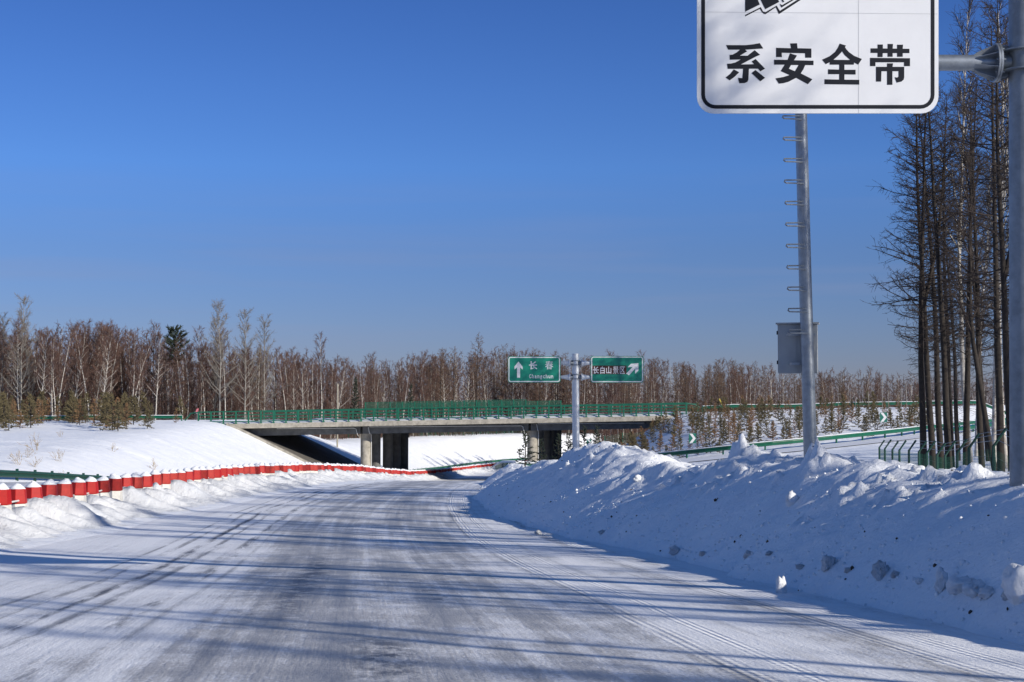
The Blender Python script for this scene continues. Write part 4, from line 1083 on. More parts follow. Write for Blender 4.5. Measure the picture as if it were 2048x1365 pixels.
# ------------------------------------------------------------------ trees: limbs as tapered prisms
def seg_mesh(name, groups, mats, smooth_from=5):
    """groups: list of (segments (n,8) = p0 p1 r0 r1, sides, material index)"""
    V = []; F = []; MI = []; off = 0
    for segs, n, mi in groups:
        s = np.asarray(segs, float)
        if len(s) == 0: continue
        p0, p1, r0, r1 = s[:, 0:3], s[:, 3:6], s[:, 6], s[:, 7]
        d = p1 - p0; d /= np.maximum(np.linalg.norm(d, axis=1, keepdims=True), 1e-9)
        up = np.where(np.abs(d[:, 2:3]) < .9, np.array([[0, 0, 1.]]), np.array([[0, 1., 0]]))
        x = np.cross(d, up); x /= np.linalg.norm(x, axis=1, keepdims=True); y = np.cross(d, x)
        a = 2 * np.pi * np.arange(n) / n
        c, si = np.cos(a)[None, :, None], np.sin(a)[None, :, None]
        ring = x[:, None] * c + y[:, None] * si
        v = np.concatenate([p0[:, None] + ring * r0[:, None, None], p1[:, None] + ring * r1[:, None, None]], 1)   # (m, 2n, 3)
        m = len(s)
        k = np.arange(n); k2 = (k + 1) % n
        q = np.stack([k, k2, n + k2, n + k], 1)
        f = (np.arange(m)[:, None, None] * 2 * n + q[None]) + off
        V.append(v.reshape(-1, 3)); F.append(f.reshape(-1, 4)); MI.append(np.full(m * n, mi)); off += m * 2 * n
    return mesh_np(name, np.concatenate(V), np.concatenate(F), mats, False, None, np.concatenate(MI))

def unit(v): return v / max(np.linalg.norm(v), 1e-9)
def limb(rng, p, d, L, r, n=3, curve=(0, 0, .25), jit=.12, r_end=.35):
    """a bent limb: list of segments and of points with directions"""
    segs = []; pts = [(p, d, r)]
    for i in range(n):
        d2 = unit(d + np.array(curve) / n + rng.normal(0, jit, 3))
        q = p + d2 * L / n
        ra = r * (1 - (1 - r_end) * i / n); rb_ = r * (1 - (1 - r_end) * (i + 1) / n)
        segs.append((*p, *q, ra, rb_))
        p, d = q, d2
        pts.append((p, d, rb_))
    return segs, pts
def along(pts, t):
    k = min(int(t * (len(pts) - 1)), len(pts) - 2); f = t * (len(pts) - 1) - k
    return pts[k][0] * (1 - f) + pts[k + 1][0] * f, pts[k][1], pts[k][2]

def trunk_pts(rng, H, r, lean=0.02, n=12, wob=.05):
    p = np.zeros(3); d = unit(np.array([rng.normal(0, lean), rng.normal(0, lean), 1])); pts = [(p, d, r)]; segs = []
    for i in range(n):
        d = unit(d + rng.normal(0, wob, 3) * np.array([1, 1, .2]) + np.array([0, 0, .04]))
        q = p + d * H / n
        ra = r * (1 - i / n) ** .85 + .012; rb_ = r * (1 - (i + 1) / n) ** .85 + .012
        segs.append((*p, *q, ra, rb_)); p = q; pts.append((p, d, rb_))
    return segs, pts

def broadleaf(seed, H, r, z0, nb, spread, el, twigs, sub, tr=.014, lean=.03, fork=False, stems=1):
    """bare birch, alder or poplar: trunk, rising limbs, fine twigs"""
    rng = np.random.default_rng(seed)
    T = []; B = []; W = []
    for st in range(stems):
        segs, pts = trunk_pts(rng, H * rng.uniform(.85, 1) if st else H, r * (1 if st == 0 else .8), lean if st == 0 else .10, 11, .035)
        T += segs
        az = rng.uniform(0, 6.28)
        for b in range(nb):
            t = z0 + (1 - z0) * ((b + rng.uniform(0, 1)) / nb) ** .9 * .985
            p, d, rr = along(pts, t)
            az += 2.4 + rng.normal(0, .5)
            e = R(el + 18 * t + rng.normal(0, 8))
            dv = np.array([math.cos(az) * math.cos(e), math.sin(az) * math.cos(e), math.sin(e)])
            L = spread * H * (1.12 - t) ** .8 * rng.uniform(.55, 1.15) + .35
            bs, bp = limb(rng, p, dv, L, min(rr * .6, .016 + L * .010), 3, (0, 0, .35), .10)
            B += bs
            for w_ in range(twigs):
                q, qd, _ = along(bp, rng.uniform(.15, 1))
                td = unit(qd * .9 + rng.normal(0, .45, 3) + np.array([0, 0, .25]))
                l_ = rng.uniform(.35, .95) * (.5 + .16 * L)
                ws, wp_ = limb(rng, q, td, l_, tr, 2, (0, 0, .05), .15, .5)
                W += ws
                for s_ in range(sub):
                    q2, d2, _ = along(wp_, rng.uniform(.2, 1))
                    e2 = unit(d2 + rng.normal(0, .6, 3))
                    W.append((*q2, *(q2 + e2 * rng.uniform(.2, .55)), tr * .75, tr * .45))
    return T, B, W

def larch(seed, H, r, z0, nb, rad, twigs, sub, tr=.012, fork=0, lean=.012, dead=14, droop=-.1):
    """bare larch: straight stem, level branches turned up at the tips, twiggy"""
    rng = np.random.default_rng(seed)
    T = []; B = []; W = []
    segs, pts = trunk_pts(rng, H, r, lean, 14, .014)
    stems = [(pts, 1.0)]; T += segs
    if fork:
        p, d, rr = along(pts, fork)
        fs, fp = limb(rng, p, unit(d + np.array([.28, 0, 0])), H * (1 - fork) * .92, rr * .85, 8, (-.25, 0, .25), .02, .12)
        T += fs; stems.append((fp, .9))
    for pts, sc in stems:
        az = rng.uniform(0, 6.28)
        for b in range(nb):
            t = z0 + (1 - z0) * ((b + rng.uniform(0, 1)) / nb) * .99
            p, d, rr = along(pts, t)
            az += 2.4 + rng.normal(0, .6)
            e = droop + .5 * t + rng.normal(0, .16)
            dv = np.array([math.cos(az) * math.cos(e), math.sin(az) * math.cos(e), math.sin(e)])
            q = (t - z0) / (1 - z0)
            L = rad * min(1, .55 + q * 3) * (1.04 - q) ** .5 * rng.uniform(.3, 1.3) + .15
            bs, bp = limb(rng, p, dv, L, min(rr * .5, .011 + L * .008), 3, (0, 0, .30), .12)
            B += bs
            for w_ in range(max(2, int(twigs * (.35 + .65 * L / rad)))):
                qp, qd, _ = along(bp, rng.uniform(.15, 1))
                td = unit(qd * .8 + rng.normal(0, .5, 3) + np.array([0, 0, .06]))
                l_ = rng.uniform(.18, .6) * (.5 + .5 * L / rad)
                ws, wp_ = limb(rng, qp, td, l_, tr, 2, (0, 0, .1), .18, .5)
                W += ws
                for s_ in range(sub):
                    q2, d2, _ = along(wp_, rng.uniform(.2, 1)); e2 = unit(d2 + rng.normal(0, .7, 3))
                    W.append((*q2, *(q2 + e2 * rng.uniform(.10, .28)), tr * .8, tr * .5))
        for b in range(dead):
            t = rng.uniform(.12, z0 + .15); p, d, rr = along(pts, t); a = rng.uniform(0, 6.28)
            dv = np.array([math.cos(a), math.sin(a), rng.normal(-.15, .2)])
            bs, bp = limb(rng, p, unit(dv), rng.uniform(.25, 1.1), .009, 2, (0, 0, .1), .2)
            B += bs
            for k in range(2):
                qp, qd, _ = along(bp, rng.uniform(.3, 1)); W.append((*qp, *(qp + unit(qd + rng.normal(0, .6, 3)) * rng.uniform(.15, .4)), tr * .7, tr * .4))
    return T, B, W

def conifer(seed, H, r, rad, nb, per, tuft, z0=.08, blob=False):
    """spruce, young or old: stem, whorled branches clothed in needle sprays"""
    rng = np.random.default_rng(seed)
    T, pts = trunk_pts(rng, H, r, .02, 8, .02)
    B = []; W = []
    az = 0
    for b in range(nb):
        t = z0 + (1 - z0) * (b + rng.uniform(0, 1)) / nb
        p, d, rr = along(pts, min(t, .99)); az += 2.4 + rng.normal(0, .5)
        e = -.12 + .75 * t + rng.normal(0, .14)
        dv = np.array([math.cos(az) * math.cos(e), math.sin(az) * math.cos(e), math.sin(e)])
        prof = (1 - t) ** .9 if not blob else math.sin(min(1, (t - z0) / (1 - z0)) * 2.6 + .35)
        L = rad * prof * rng.uniform(.6, 1.12) + .06 * rad
        bs, bp = limb(rng, p, dv, L, max(.006, r * .22), 2, (0, 0, .2), .12)
        B += bs
        for k in range(max(2, int(per * (.3 + .7 * L / rad)))):
            q, qd, _ = along(bp, rng.uniform(.1, 1))
            td = unit(qd + rng.normal(0, .55, 3) + np.array([0, 0, .12]))
            l_ = tuft * rng.uniform(2.5, 6)
            W.append((*q, *(q + td * l_), tuft * rng.uniform(.55, 1), tuft * .15))
    return T, B, W

def tree_pair(kind, TBW, m_tr, m_tw, tside=6, limbs_pale=False):
    T, B, W = TBW
    if limbs_pale:
        tr = seg_mesh('trunk', [(T, tside, 0), (B, 4, 0)], [m_tr]); cr = seg_mesh('crown', [(W, 3, 0)], [m_tw])
    else:
        tr = seg_mesh('trunk', [(T, tside, 0)], [m_tr]); cr = seg_mesh('crown', [(B, 4, 0), (W, 3, 0)], [m_tw])
    for f in (tr,): f.polygons.foreach_set('use_smooth', np.ones(len(f.polygons), bool))
    return tr, cr
def plant(name, pair, x, y, label, cat, group, rz=0, sc=1.0, lean=(0, 0), sink=.1, z=None, sxy=None):
    o = thing(name, (x, y, (gz(x, y) if z is None else z) - sink), label, cat, group)
    o.rotation_euler = (lean[0], lean[1], rz)
    o.scale = (sxy or sc, sxy or sc, sc)
    link('trunk', pair[0], o); link('crown', pair[1], o)
    return o

rt = random.Random(77)
# far forest kinds
FB = [tree_pair('b', broadleaf(100 + i, 15.5 + (i % 3), .10, .32, 34, .215, 34, 15, 2, .017, .03, stems=1 + (i % 3 == 1)), M['bark_birch'], M['twig_birch'], 6, i % 3 == 0) for i in range(7)]
FL = [tree_pair('l', larch(200 + i, 15.8, .10, .24, 80, 2.1, 13, 2, .016, dead=8), M['bark_dark'], M['twig_larch'], 6) for i in range(5)]
FA = [tree_pair('a', broadleaf(300 + i, 15, .09, .26, 34, .21, 36, 16, 2, .017, .03), M['bark_grey'], M['twig_birch'], 6) for i in range(4)]
FP = [tree_pair('p', broadleaf(400 + i, 21.5, .15, .24, 44, .26, 32, 20, 2, .016, .02), M['bark_grey'], M['twig_grey'], 7, True) for i in range(3)]
SPR = [tree_pair('s', conifer(500 + i, 13.5, .14, 2.1, 70, 26, .10, .10), M['bark_dark'], M['needle_dark'], 6) for i in range(2)]
PIN = [tree_pair('s', conifer(520, 19, .2, 2.7, 46, 40, .12, .66, True), M['bark_dark'], M['needle_dark'], 6)]
def front(x): return float(np.interp(x, [-140, -100, -40, -30, -18, 0, 8, 12, 20, 60, 110, 160], [222, 226, 236, 262, 304, 338, 330, 246, 252, 300, 322, 330]))

def allowed(x, y): return (x < float(XOL(y)) - 9 or x > float(XR(y)) + 5) and y > front(x) - .5
RAYS = {}
def ray_ok(px):
    k = int(px // 4)
    if k not in RAYS:
        yy = np.arange(222, 440, 1.0); q = (k * 4 + 2 - 1024) / 3000
        RAYS[k] = [y for y in yy if allowed(q * y, y)]
    return RAYS[k]
def toph(px, y):
    return ((820 - float(np.interp(px, [0, 100, 200, 300, 400, 560, 620, 700, 800, 900, 1000, 1080, 1200, 1300, 1450, 1600, 1700, 1830],
            [648, 652, 645, 655, 680, 690, 700, 718, 712, 698, 692, 704, 712, 716, 722, 732, 738, 742]))) / 3000 * y + 5.3) / 16

def fplant(kind, pair, x, y, label, cat, group, sc, lean=(0, 0), name=None):
    return plant(name or cat.replace(' ', '_'), pair, x, y, label, cat, group, rt.uniform(0, 6.28), sc, lean, .2)
# the ones that stand out
for px, D, sc, k in ((441, 232, 1.03, 0), (489, 236, 1.02, 1), (528, 240, .99, 2), (44, 229, 1.03, 1), (12, 233, .93, 2), (425, 240, .98, 2), (60, 236, .95, 0)):
    x = (px - 1024) / 3000 * D
    lab = {441: 'tall pale poplar with a broad bare crown, leftmost of the three above the overpass railing', 489: 'tall pale poplar with a bare crown, middle one of the three above the overpass railing',
           528: 'tall pale poplar with a bare crown, rightmost of the three above the overpass railing', 44: 'tall greyish poplar rising above the brown forest at the left edge',
           12: 'greyish poplar at the very left edge of the forest', 425: 'slimmer pale poplar just behind the leftmost tall poplar', 60: 'slender greyish poplar beside the tall one at the left edge'}[px]
    fplant('p', FP[k], x, D, lab, 'poplar tree', None, sc * .92)
for px, D, k, sc, ln, lab in ((196, 226, 0, .92, .13, 'white birch leaning to the right in front of the forest, small trees at its foot'),
                              (182, 228, 2, .9, -.16, 'white birch leaning left from the foot of a right leaning birch'),
                              (258, 226, 4, .88, .20, 'white birch with a strong lean to the right, left of the dark pine'),
                              (112, 227, 1, .95, .10, 'twin stemmed white birch at the forest edge on the left'),
                              (76, 226, 0, .95, .08, 'white birch with a bright thin trunk near the left edge of the forest'),
                              (640, 246, 2, 1.0, .02, 'white birch with a full bare crown beside the wooden post'),
                              (310, 227, 6, .9, .06, 'slim white birch in front of the forest below the dark pine')):
    x = (px - 1024) / 3000 * D
    o = plant('birch_tree', FB[k], x, D, lab, 'birch tree', None, 0, sc, (0, ln), .2)
for px, D, pr, sc, nm, lab in ((352, 245, PIN[0], .98, 'pine_tree', 'dark green pine crown poking above the bare forest on the left'),
                               (709, 262, SPR[0], .82, 'spruce_tree', 'dark pointed spruce among bare trees left of the safety screen'),
                               (818, 274, SPR[1], .80, 'spruce_tree', 'small dark spruce in the bare forest above the safety screen'),
                               (1706, 330, SPR[0], .62, 'pine_tree', 'small dark conifer top in the far forest right of the camera pole'),
                               (185, 250, SPR[1], .95, 'spruce_tree', 'dark spruce half hidden among the birches on the left')):
    D = next(d_ for d_ in np.arange(D, 420, 2) if allowed((px - 1024) / 3000 * d_, d_)); fplant('s', pr, (px - 1024) / 3000 * D, D, lab, 'conifer tree', None, sc, name=nm)
for px, D, sc in ((953, 268, 1.12), (1080, 272, 1.0), (1438, 296, .98), (1470, 298, .95), (880, 262, 1.03), (1135, 276, .98), (1507, 300, .95), (1012, 268, 1.04), (906, 264, 1.02)):
    lab = {953: 'tallest spire shaped bare larch behind the safety screen', 1080: 'spire shaped bare larch behind the direction sign, above its left panel', 1438: 'narrow spire shaped larch left of the tall camera pole',
           1470: 'narrow larch next to another spire left of the tall camera pole', 880: 'pointed larch top left of the tallest spire', 1135: 'pointed larch between the two direction sign panels',
           1507: 'narrow larch spire nearest the camera pole on its left', 1012: 'pointed larch just left of the direction sign', 906: 'pointed larch close to the left of the tallest spire'}[px]
    yd = next(d_ for d_ in np.arange(D, 420, 2) if allowed((px - 1024) / 3000 * d_, d_)); fplant('l', FL[int(px) % 5], (px - 1024) / 3000 * yd, yd, lab, 'larch tree', None, toph(px, yd) * (1.17 if px == 953 else 1.04), name='larch_tree')
# the rest of the first rows
placed = []
cnt = {'b': 0, 'l': 0, 'a': 0}
tries = 0
while sum(cnt.values()) < 285 and tries < 20000:
    tries += 1
    px = rt.uniform(-60, 1880)
    dep = rt.random() ** 1.4 * 24
    ok = ray_ok(px)
    if len(ok) < 30: continue
    y = ok[int(dep)] + rt.random(); x = (px - 1024) / 3000 * y
    if not allowed(x, y): continue
    if any((x - a) ** 2 + (y - b) ** 2 < 2.2 for a, b in placed): continue
    placed.append((x, y))
    pl = .10 + .45 * float(sstep((px - 700) / 700))
    u = rt.random()
    hs = toph(px, y) * rt.uniform(.74, 1.05)
    if u < pl:
        cnt['l'] += 1
        fplant('l', rt.choice(FL), x, y, 'bare brown larch in the close ranks of the forest beyond the overpass', 'larch tree', 'larches in the forest beyond the overpass', hs, name='larch_tree')
    elif u < pl + (1 - pl) * .70:
        cnt['b'] += 1
        fplant('b', rt.choice(FB), x, y, 'bare white barked birch in the close ranks of the forest beyond the overpass', 'birch tree', 'birches in the forest beyond the overpass', hs * .95, (rt.gauss(0, .04), rt.gauss(0, .06)))
    else:
        cnt['a'] += 1
        fplant('a', rt.choice(FA), x, y, 'bare grey barked alder in the close ranks of the forest beyond the overpass', 'alder tree', 'alders in the forest beyond the overpass', hs * .97, (rt.gauss(0, .04), rt.gauss(0, .05)))

# the depth of the forest behind: one mass
def forest_mass():
    rng = np.random.default_rng(9)
    protos = []
    for i in range(6):
        if i % 2: T, B, W = larch(900 + i, 15.5, .11, .22, 34, 2.1, 6, 1, .032, dead=6)
        else: T, B, W = broadleaf(900 + i, 15.3, .11, .24, 18, .21, 36, 8, 1, .032)
        protos.append((np.array(T), np.array(B + W)))
    GT = []; GW = []; GB = []
    def put(s, x, y, z, sc, a):
        s = s.copy(); c, n = math.cos(a), math.sin(a)
        for o in (0, 3):
            X = s[:, o] * c - s[:, o + 1] * n; Y = s[:, o] * n + s[:, o + 1] * c
            s[:, o] = X * sc + x; s[:, o + 1] = Y * sc + y; s[:, o + 2] = s[:, o + 2] * sc + z
        s[:, 6:] *= sc
        return s
    n = 0
    while n < 1150:
        px = rng.uniform(-420, 2150); ok = ray_ok(px)
        if len(ok) < 80: continue
        y = ok[int(12 + rng.uniform(0, 1) ** 1.3 * 62)] + rng.random(); x = (px - 1024) / 3000 * y
        if not allowed(x, y): continue
        sc = toph(px, y) * rng.uniform(.76, 1.02)
        T, W = protos[rng.integers(6)]
        a = rng.uniform(0, 6.28); z = gz(x, y) - .2
        (GB if rng.random() < .45 else GT).append(put(T, x, y, z, sc, a)); GW.append(put(W, x, y, z, sc, a))
        n += 1
    # undergrowth: thin upright shoots
    US = []
    for k in range(38000):
        px = rng.uniform(-420, 2150); ok = ray_ok(px)
        if len(ok) < 80: continue
        y = ok[int(rng.uniform(0, 46))] + rng.random(); x = (px - 1024) / 3000 * y
        if not allowed(x, y): continue
        h = rng.uniform(1.2, 7.5); dx, dy = rng.normal(0, .13, 2) * h
        US.append((x, y, -5.6, x + dx, y + dy, -5.4 + h, .03, .012))
    me = seg_mesh('forest', [(np.concatenate(GT), 4, 0), (np.concatenate(GB), 4, 1), (np.concatenate(GW), 3, 2), (US, 3, 2)], [M['bark_dark'], M['bark_birch'], M['twig_birch']])
    return tag(link('forest', me), kind='stuff')
forest_mass()

# ------------------------------------------------------------------ the tall trees on the right
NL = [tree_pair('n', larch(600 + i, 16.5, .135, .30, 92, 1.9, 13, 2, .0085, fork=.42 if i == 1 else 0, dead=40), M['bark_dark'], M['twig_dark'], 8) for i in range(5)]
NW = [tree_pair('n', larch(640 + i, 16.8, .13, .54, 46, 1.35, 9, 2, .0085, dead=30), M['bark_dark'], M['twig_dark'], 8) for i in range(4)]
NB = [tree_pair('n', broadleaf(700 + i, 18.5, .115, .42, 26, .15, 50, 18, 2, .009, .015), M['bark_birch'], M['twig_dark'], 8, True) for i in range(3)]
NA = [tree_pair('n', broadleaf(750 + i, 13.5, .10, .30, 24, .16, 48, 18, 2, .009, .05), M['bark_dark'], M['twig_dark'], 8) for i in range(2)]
def lean_for(p0, y0, p1, y1, D):
    return math.atan2((p1 - p0) / 3000 * D, (y0 - y1) / 3000 * D)
RT = [  # px at the foot, px higher up (y 300), distance, kind, mesh, scale, label
 (1846, 1826, 60, 'l', 0, .98, 'dark thin larch trunk standing leftmost in the cluster of trees on the right'),
 (1864, 1838, 61, 'l', 1, 1.0, 'dark larch forking into two stems, second from the left in the right hand cluster'),
 (1882, 1860, 62, 'l', 2, .97, 'dark straight larch just right of the forked one'),
 (1896, 1874, 58, 'l', 3, .99, 'thick dark larch right of the forked larch and below the white sign'),
 (1902, 1888, 66, 'l', 0, .9, 'dark larch half hidden behind the thick one below the white sign'),
 (1930, 1917, 59, 'l', 4, .95, 'dark larch just left of the tall white birch'),
 (1940, 1924, 62, 'b', 0, 1.04, 'tall white birch with black marks, in front of the dark larches by the white sign'),
 (1962, 1945, 57, 'l', 2, .92, 'dark larch right of the tall white birch'),
 (1990, 1880, 56, 'a', 0, 1.05, 'dark tree leaning far to the left across the larches'),
 (1985, 1968, 68, 'b', 1, 1.06, 'white birch deeper in the cluster, left of the sign pole'),
 (2000, 1985, 54, 'l', 3, 1.0, 'thick dark larch close to the left of the sign pole'),
 (2012, 2002, 64, 'b', 2, 1.1, 'white birch partly behind the galvanised sign pole'),
 (2022, 2004, 50, 'l', 1, 1.0, 'dark forked larch beside the galvanised sign pole'),
 (1975, 1962, 78, 'l', 4, 1.0, 'larch seen deep between the two white birches'),
 (1915, 1902, 84, 'l', 2, .95, 'larch standing deep behind the trees below the white sign'),
 (1950, 1940, 92, 'b', 1, .98, 'thin white birch deep in the cluster on the right'),
 (2040, 2020, 72, 'l', 0, 1.05, 'larch hidden mostly by the galvanised sign pole'),
]
for p0, p1, D, k, i, sc, lab in RT:
    x = (p0 - 1024) / 3000 * D
    ln = lean_for(p0, 900, p1, 300, D)
    pr, nm, ct = {'l': (NL, 'larch_tree', 'larch tree'), 'b': (NB, 'birch_tree', 'birch tree'), 'a': (NA, 'alder_tree', 'alder tree')}[k]
    if k == 'l': sc *= 1.0
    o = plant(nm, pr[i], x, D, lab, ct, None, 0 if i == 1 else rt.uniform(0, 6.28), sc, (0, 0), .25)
    mt = Matrix.Rotation(ln, 4, 'Y') @ Matrix.Rotation(o.rotation_euler.z, 4, 'Z')
    o.rotation_euler = mt.to_euler()
# the same wood going on beside the road, whose shade falls over it
spots = []
rr_ = random.Random(31)
tr_ = 0
while len(spots) < 165 and tr_ < 9000:
    tr_ += 1
    y = rr_.uniform(-34, 104); x = rr_.uniform(11, 66)
    lim = max(.356 * y + 1.6, float(XR(y)) + 7.5)
    if y > 45: lim = max(lim, .352 * y + .3)
    if x < lim or x > lim + 34: continue
    if rr_.random() > (.75 if y < 32 else .7): continue
    s_ = (x - 3) * .8 - (y - 70) * .6
    if abs((x - 3) * .6 + (y - 70) * .8) < 3.4 and s_ < 36: continue
    if any((x - a) ** 2 + (y - b) ** 2 < 5.0 for a, b in spots): continue
    spots.append((x, y))
spots += [(19.5, 9.6), (24.2, 6.2), (22.3, 9.4), (29, 2.5), (27.5, 5.5)]
for x, y in spots:
    u = rr_.random()
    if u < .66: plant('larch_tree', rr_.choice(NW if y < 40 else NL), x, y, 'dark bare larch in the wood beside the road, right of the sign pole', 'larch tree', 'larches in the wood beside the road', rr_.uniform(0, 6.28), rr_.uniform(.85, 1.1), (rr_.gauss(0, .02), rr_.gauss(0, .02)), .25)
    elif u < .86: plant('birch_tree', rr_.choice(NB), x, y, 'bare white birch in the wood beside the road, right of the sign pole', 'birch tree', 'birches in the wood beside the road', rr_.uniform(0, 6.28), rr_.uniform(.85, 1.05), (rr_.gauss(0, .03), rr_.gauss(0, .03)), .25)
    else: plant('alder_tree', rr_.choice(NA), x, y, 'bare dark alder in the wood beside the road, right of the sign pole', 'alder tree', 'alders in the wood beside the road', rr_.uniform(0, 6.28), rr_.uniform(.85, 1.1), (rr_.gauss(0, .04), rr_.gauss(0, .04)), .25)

# ------------------------------------------------------------------ saplings on the embankments
SO = [tree_pair('s', conifer(800 + i, 2.3, .03, .85, 38, 26, .038, .06), M['bark_dark'], M['needle_olive'], 5) for i in range(5)]
SR = [tree_pair('s', conifer(830 + i, 2.2, .026, .72, 36, 20, .032, .08), M['bark_dark'], M['needle_rust'], 5) for i in range(3)]
SD = [tree_pair('s', conifer(860 + i, 1.9, .03, .66, 28, 18, .036, .05), M['bark_dark'], M['needle_dark'], 5) for i in range(2)]
def sap_ok(x, y, lst, d): return not any((x - a) ** 2 + (y - b) ** 2 < d * d for a, b in lst)
lst = []; n = 0; tr_ = 0
while n < 230 and tr_ < 20000:
    tr_ += 1
    x = rt.uniform(9.5, 66); yo = float(ROUT(x)); y = rt.uniform(yo + 2.5, max(193.5, yo + 9))
    if x < 18 and gz(x, y) < -7: continue
    if 1024 + 3000 * x / y > 1860: continue
    if not sap_ok(x, y, lst, 1.25): continue
    if rt.random() > (.95 if x < 34 else .5): continue
    lst.append((x, y)); n += 1
    if rt.random() < .64:
        plant('young_spruce', rt.choice(SO), x, y, 'olive brown young spruce planted on the snowy embankment above the ramp guardrail', 'young spruce', 'young spruces on the right embankment', rt.uniform(0, 6.28), rt.uniform(.6, 1.12), (rt.gauss(0, .05), rt.gauss(0, .05)), .05)
    else:
        plant('young_larch', rt.choice(SR), x, y, 'rusty brown young larch planted on the snowy embankment above the ramp guardrail', 'young larch', 'young larches on the right embankment', rt.uniform(0, 6.28), rt.uniform(.6, 1.1), (rt.gauss(0, .06), rt.gauss(0, .06)), .05)
lst = []; n = 0; tr_ = 0
while n < 78 and tr_ < 9000:
    tr_ += 1
    px = rt.uniform(-20, 385); D = rt.uniform(150, 212); x = (px - 1024) / 3000 * D
    if px > 300 and rt.random() < .6: continue
    if not sap_ok(x, D, lst, 1.3): continue
    if rt.random() > ((D - 140) / 66) ** 1.2: continue
    lst.append((x, D)); n += 1
    if rt.random() < .62:
        plant('young_spruce', rt.choice(SO), x, D, 'olive brown young spruce on top of the snow field left of the overpass', 'young spruce', 'young spruces on the left snow field', rt.uniform(0, 6.28), rt.uniform(.75, 1.75), (rt.gauss(0, .05), rt.gauss(0, .05)), .05)
    else:
        plant('young_larch', rt.choice(SR), x, D, 'rusty brown young larch on top of the snow field left of the overpass', 'young larch', 'young larches on the left snow field', rt.uniform(0, 6.28), rt.uniform(.75, 1.75), (rt.gauss(0, .06), rt.gauss(0, .06)), .05)
for px, py, D, sc, lab in ((1050, 935, 88, 1.1, 'small dark spruce in front of the right hand bridge column'), (1083, 932, 92, .85, 'small dark spruce between the bridge columns and the direction sign'),
                           (1118, 920, 84, .75, 'small dark spruce just left of the direction sign pole'), (1135, 918, 90, .8, 'thin dark spruce close behind the direction sign pole'),
                           (1168, 918, 80, .9, 'small dark spruce just right of the direction sign pole'), (1190, 915, 84, .9, 'dark spruce between the direction sign pole and the snow mound'),
                           (1142, 930, 70, .55, 'low dark spruce poking out of the snow bank by the direction sign')):
    c = P(px, py, D)
    plant('small_spruce', rt.choice(SD), c.x, D, lab, 'small spruce', None, rt.uniform(0, 6.28), sc, (rt.gauss(0, .05), rt.gauss(0, .05)), 0, c.z)
# slim stakes with bare whips on the right hand crest
for px, D, h in ((1700, 186, 3.0), (1712, 180, 2.2), (1738, 178, 3.4), (1764, 188, 4.2), (1776, 184, 3.2), (1803, 182, 3.6), (1813, 188, 3.9), (1676, 188, 2.2), (1795, 190, 2.4), (1840, 186, 3.0)):
    x = (px - 1024) / 3000 * D
    o = thing('stake', (x, D, gz(x, D) - .2), 'thin pale stake standing upright in the snow on the right hand embankment', 'stake', 'thin stakes on the right embankment')
    MB().tube([(0, 0, 0), (rt.uniform(-.15, .15), 0, h)], .035, 5).build('shaft', M['bark_grey'], o)
for px, y0, y1, D, lean, m_, nm, lab in ((675, 768, 822, 229, 0, 'wood', 'wooden_post', 'tall pale wooden post standing in the forest behind the overpass'),
                                         (1444, 798, 818, 193, -.35, 'yellow', 'marker_pole', 'leaning yellow marker pole behind the guardrail right of the overpass')):
    a = P(px, y1, D); b_ = P(px, y0, D)
    g_ = gz(a.x, D) - .3; L = b_.z - g_
    o = thing(nm, (a.x, D, g_), lab, 'post')
    MB().tube([(0, 0, 0), (0, 0, L)] if not lean else [(.4, 0, 0), (.3, 0, L * .35), (-.35, 0, L)], .13 if m_ == 'wood' else .07, 8).build('shaft', M[m_], o)
a = P(394, 838, 198); g_ = gz(a.x, 198) - .2
o = thing('flag', (a.x, 198, g_), 'small pink flag on a stick at the left end of the overpass railing', 'flag')
zt = P(394, 818, 198).z - g_
MB().tube([(0, 0, 0), (.05, 0, zt)], .025, 5).build('stick', M['bark_grey'], o)
m = MB(); m.v = [(-.22, 0, zt - .55), (.1, .02, zt - .5), (.2, .03, zt + .05), (-.05, 0, zt), (-.22, .03, zt - .55), (.1, .05, zt - .5), (.2, .06, zt + .05), (-.05, .03, zt)]
m.f = [[0, 1, 2, 3], [7, 6, 5, 4], [0, 4, 5, 1], [1, 5, 6, 2], [2, 6, 7, 3], [3, 7, 4, 0]]; m.build('cloth', M['pink'], o)

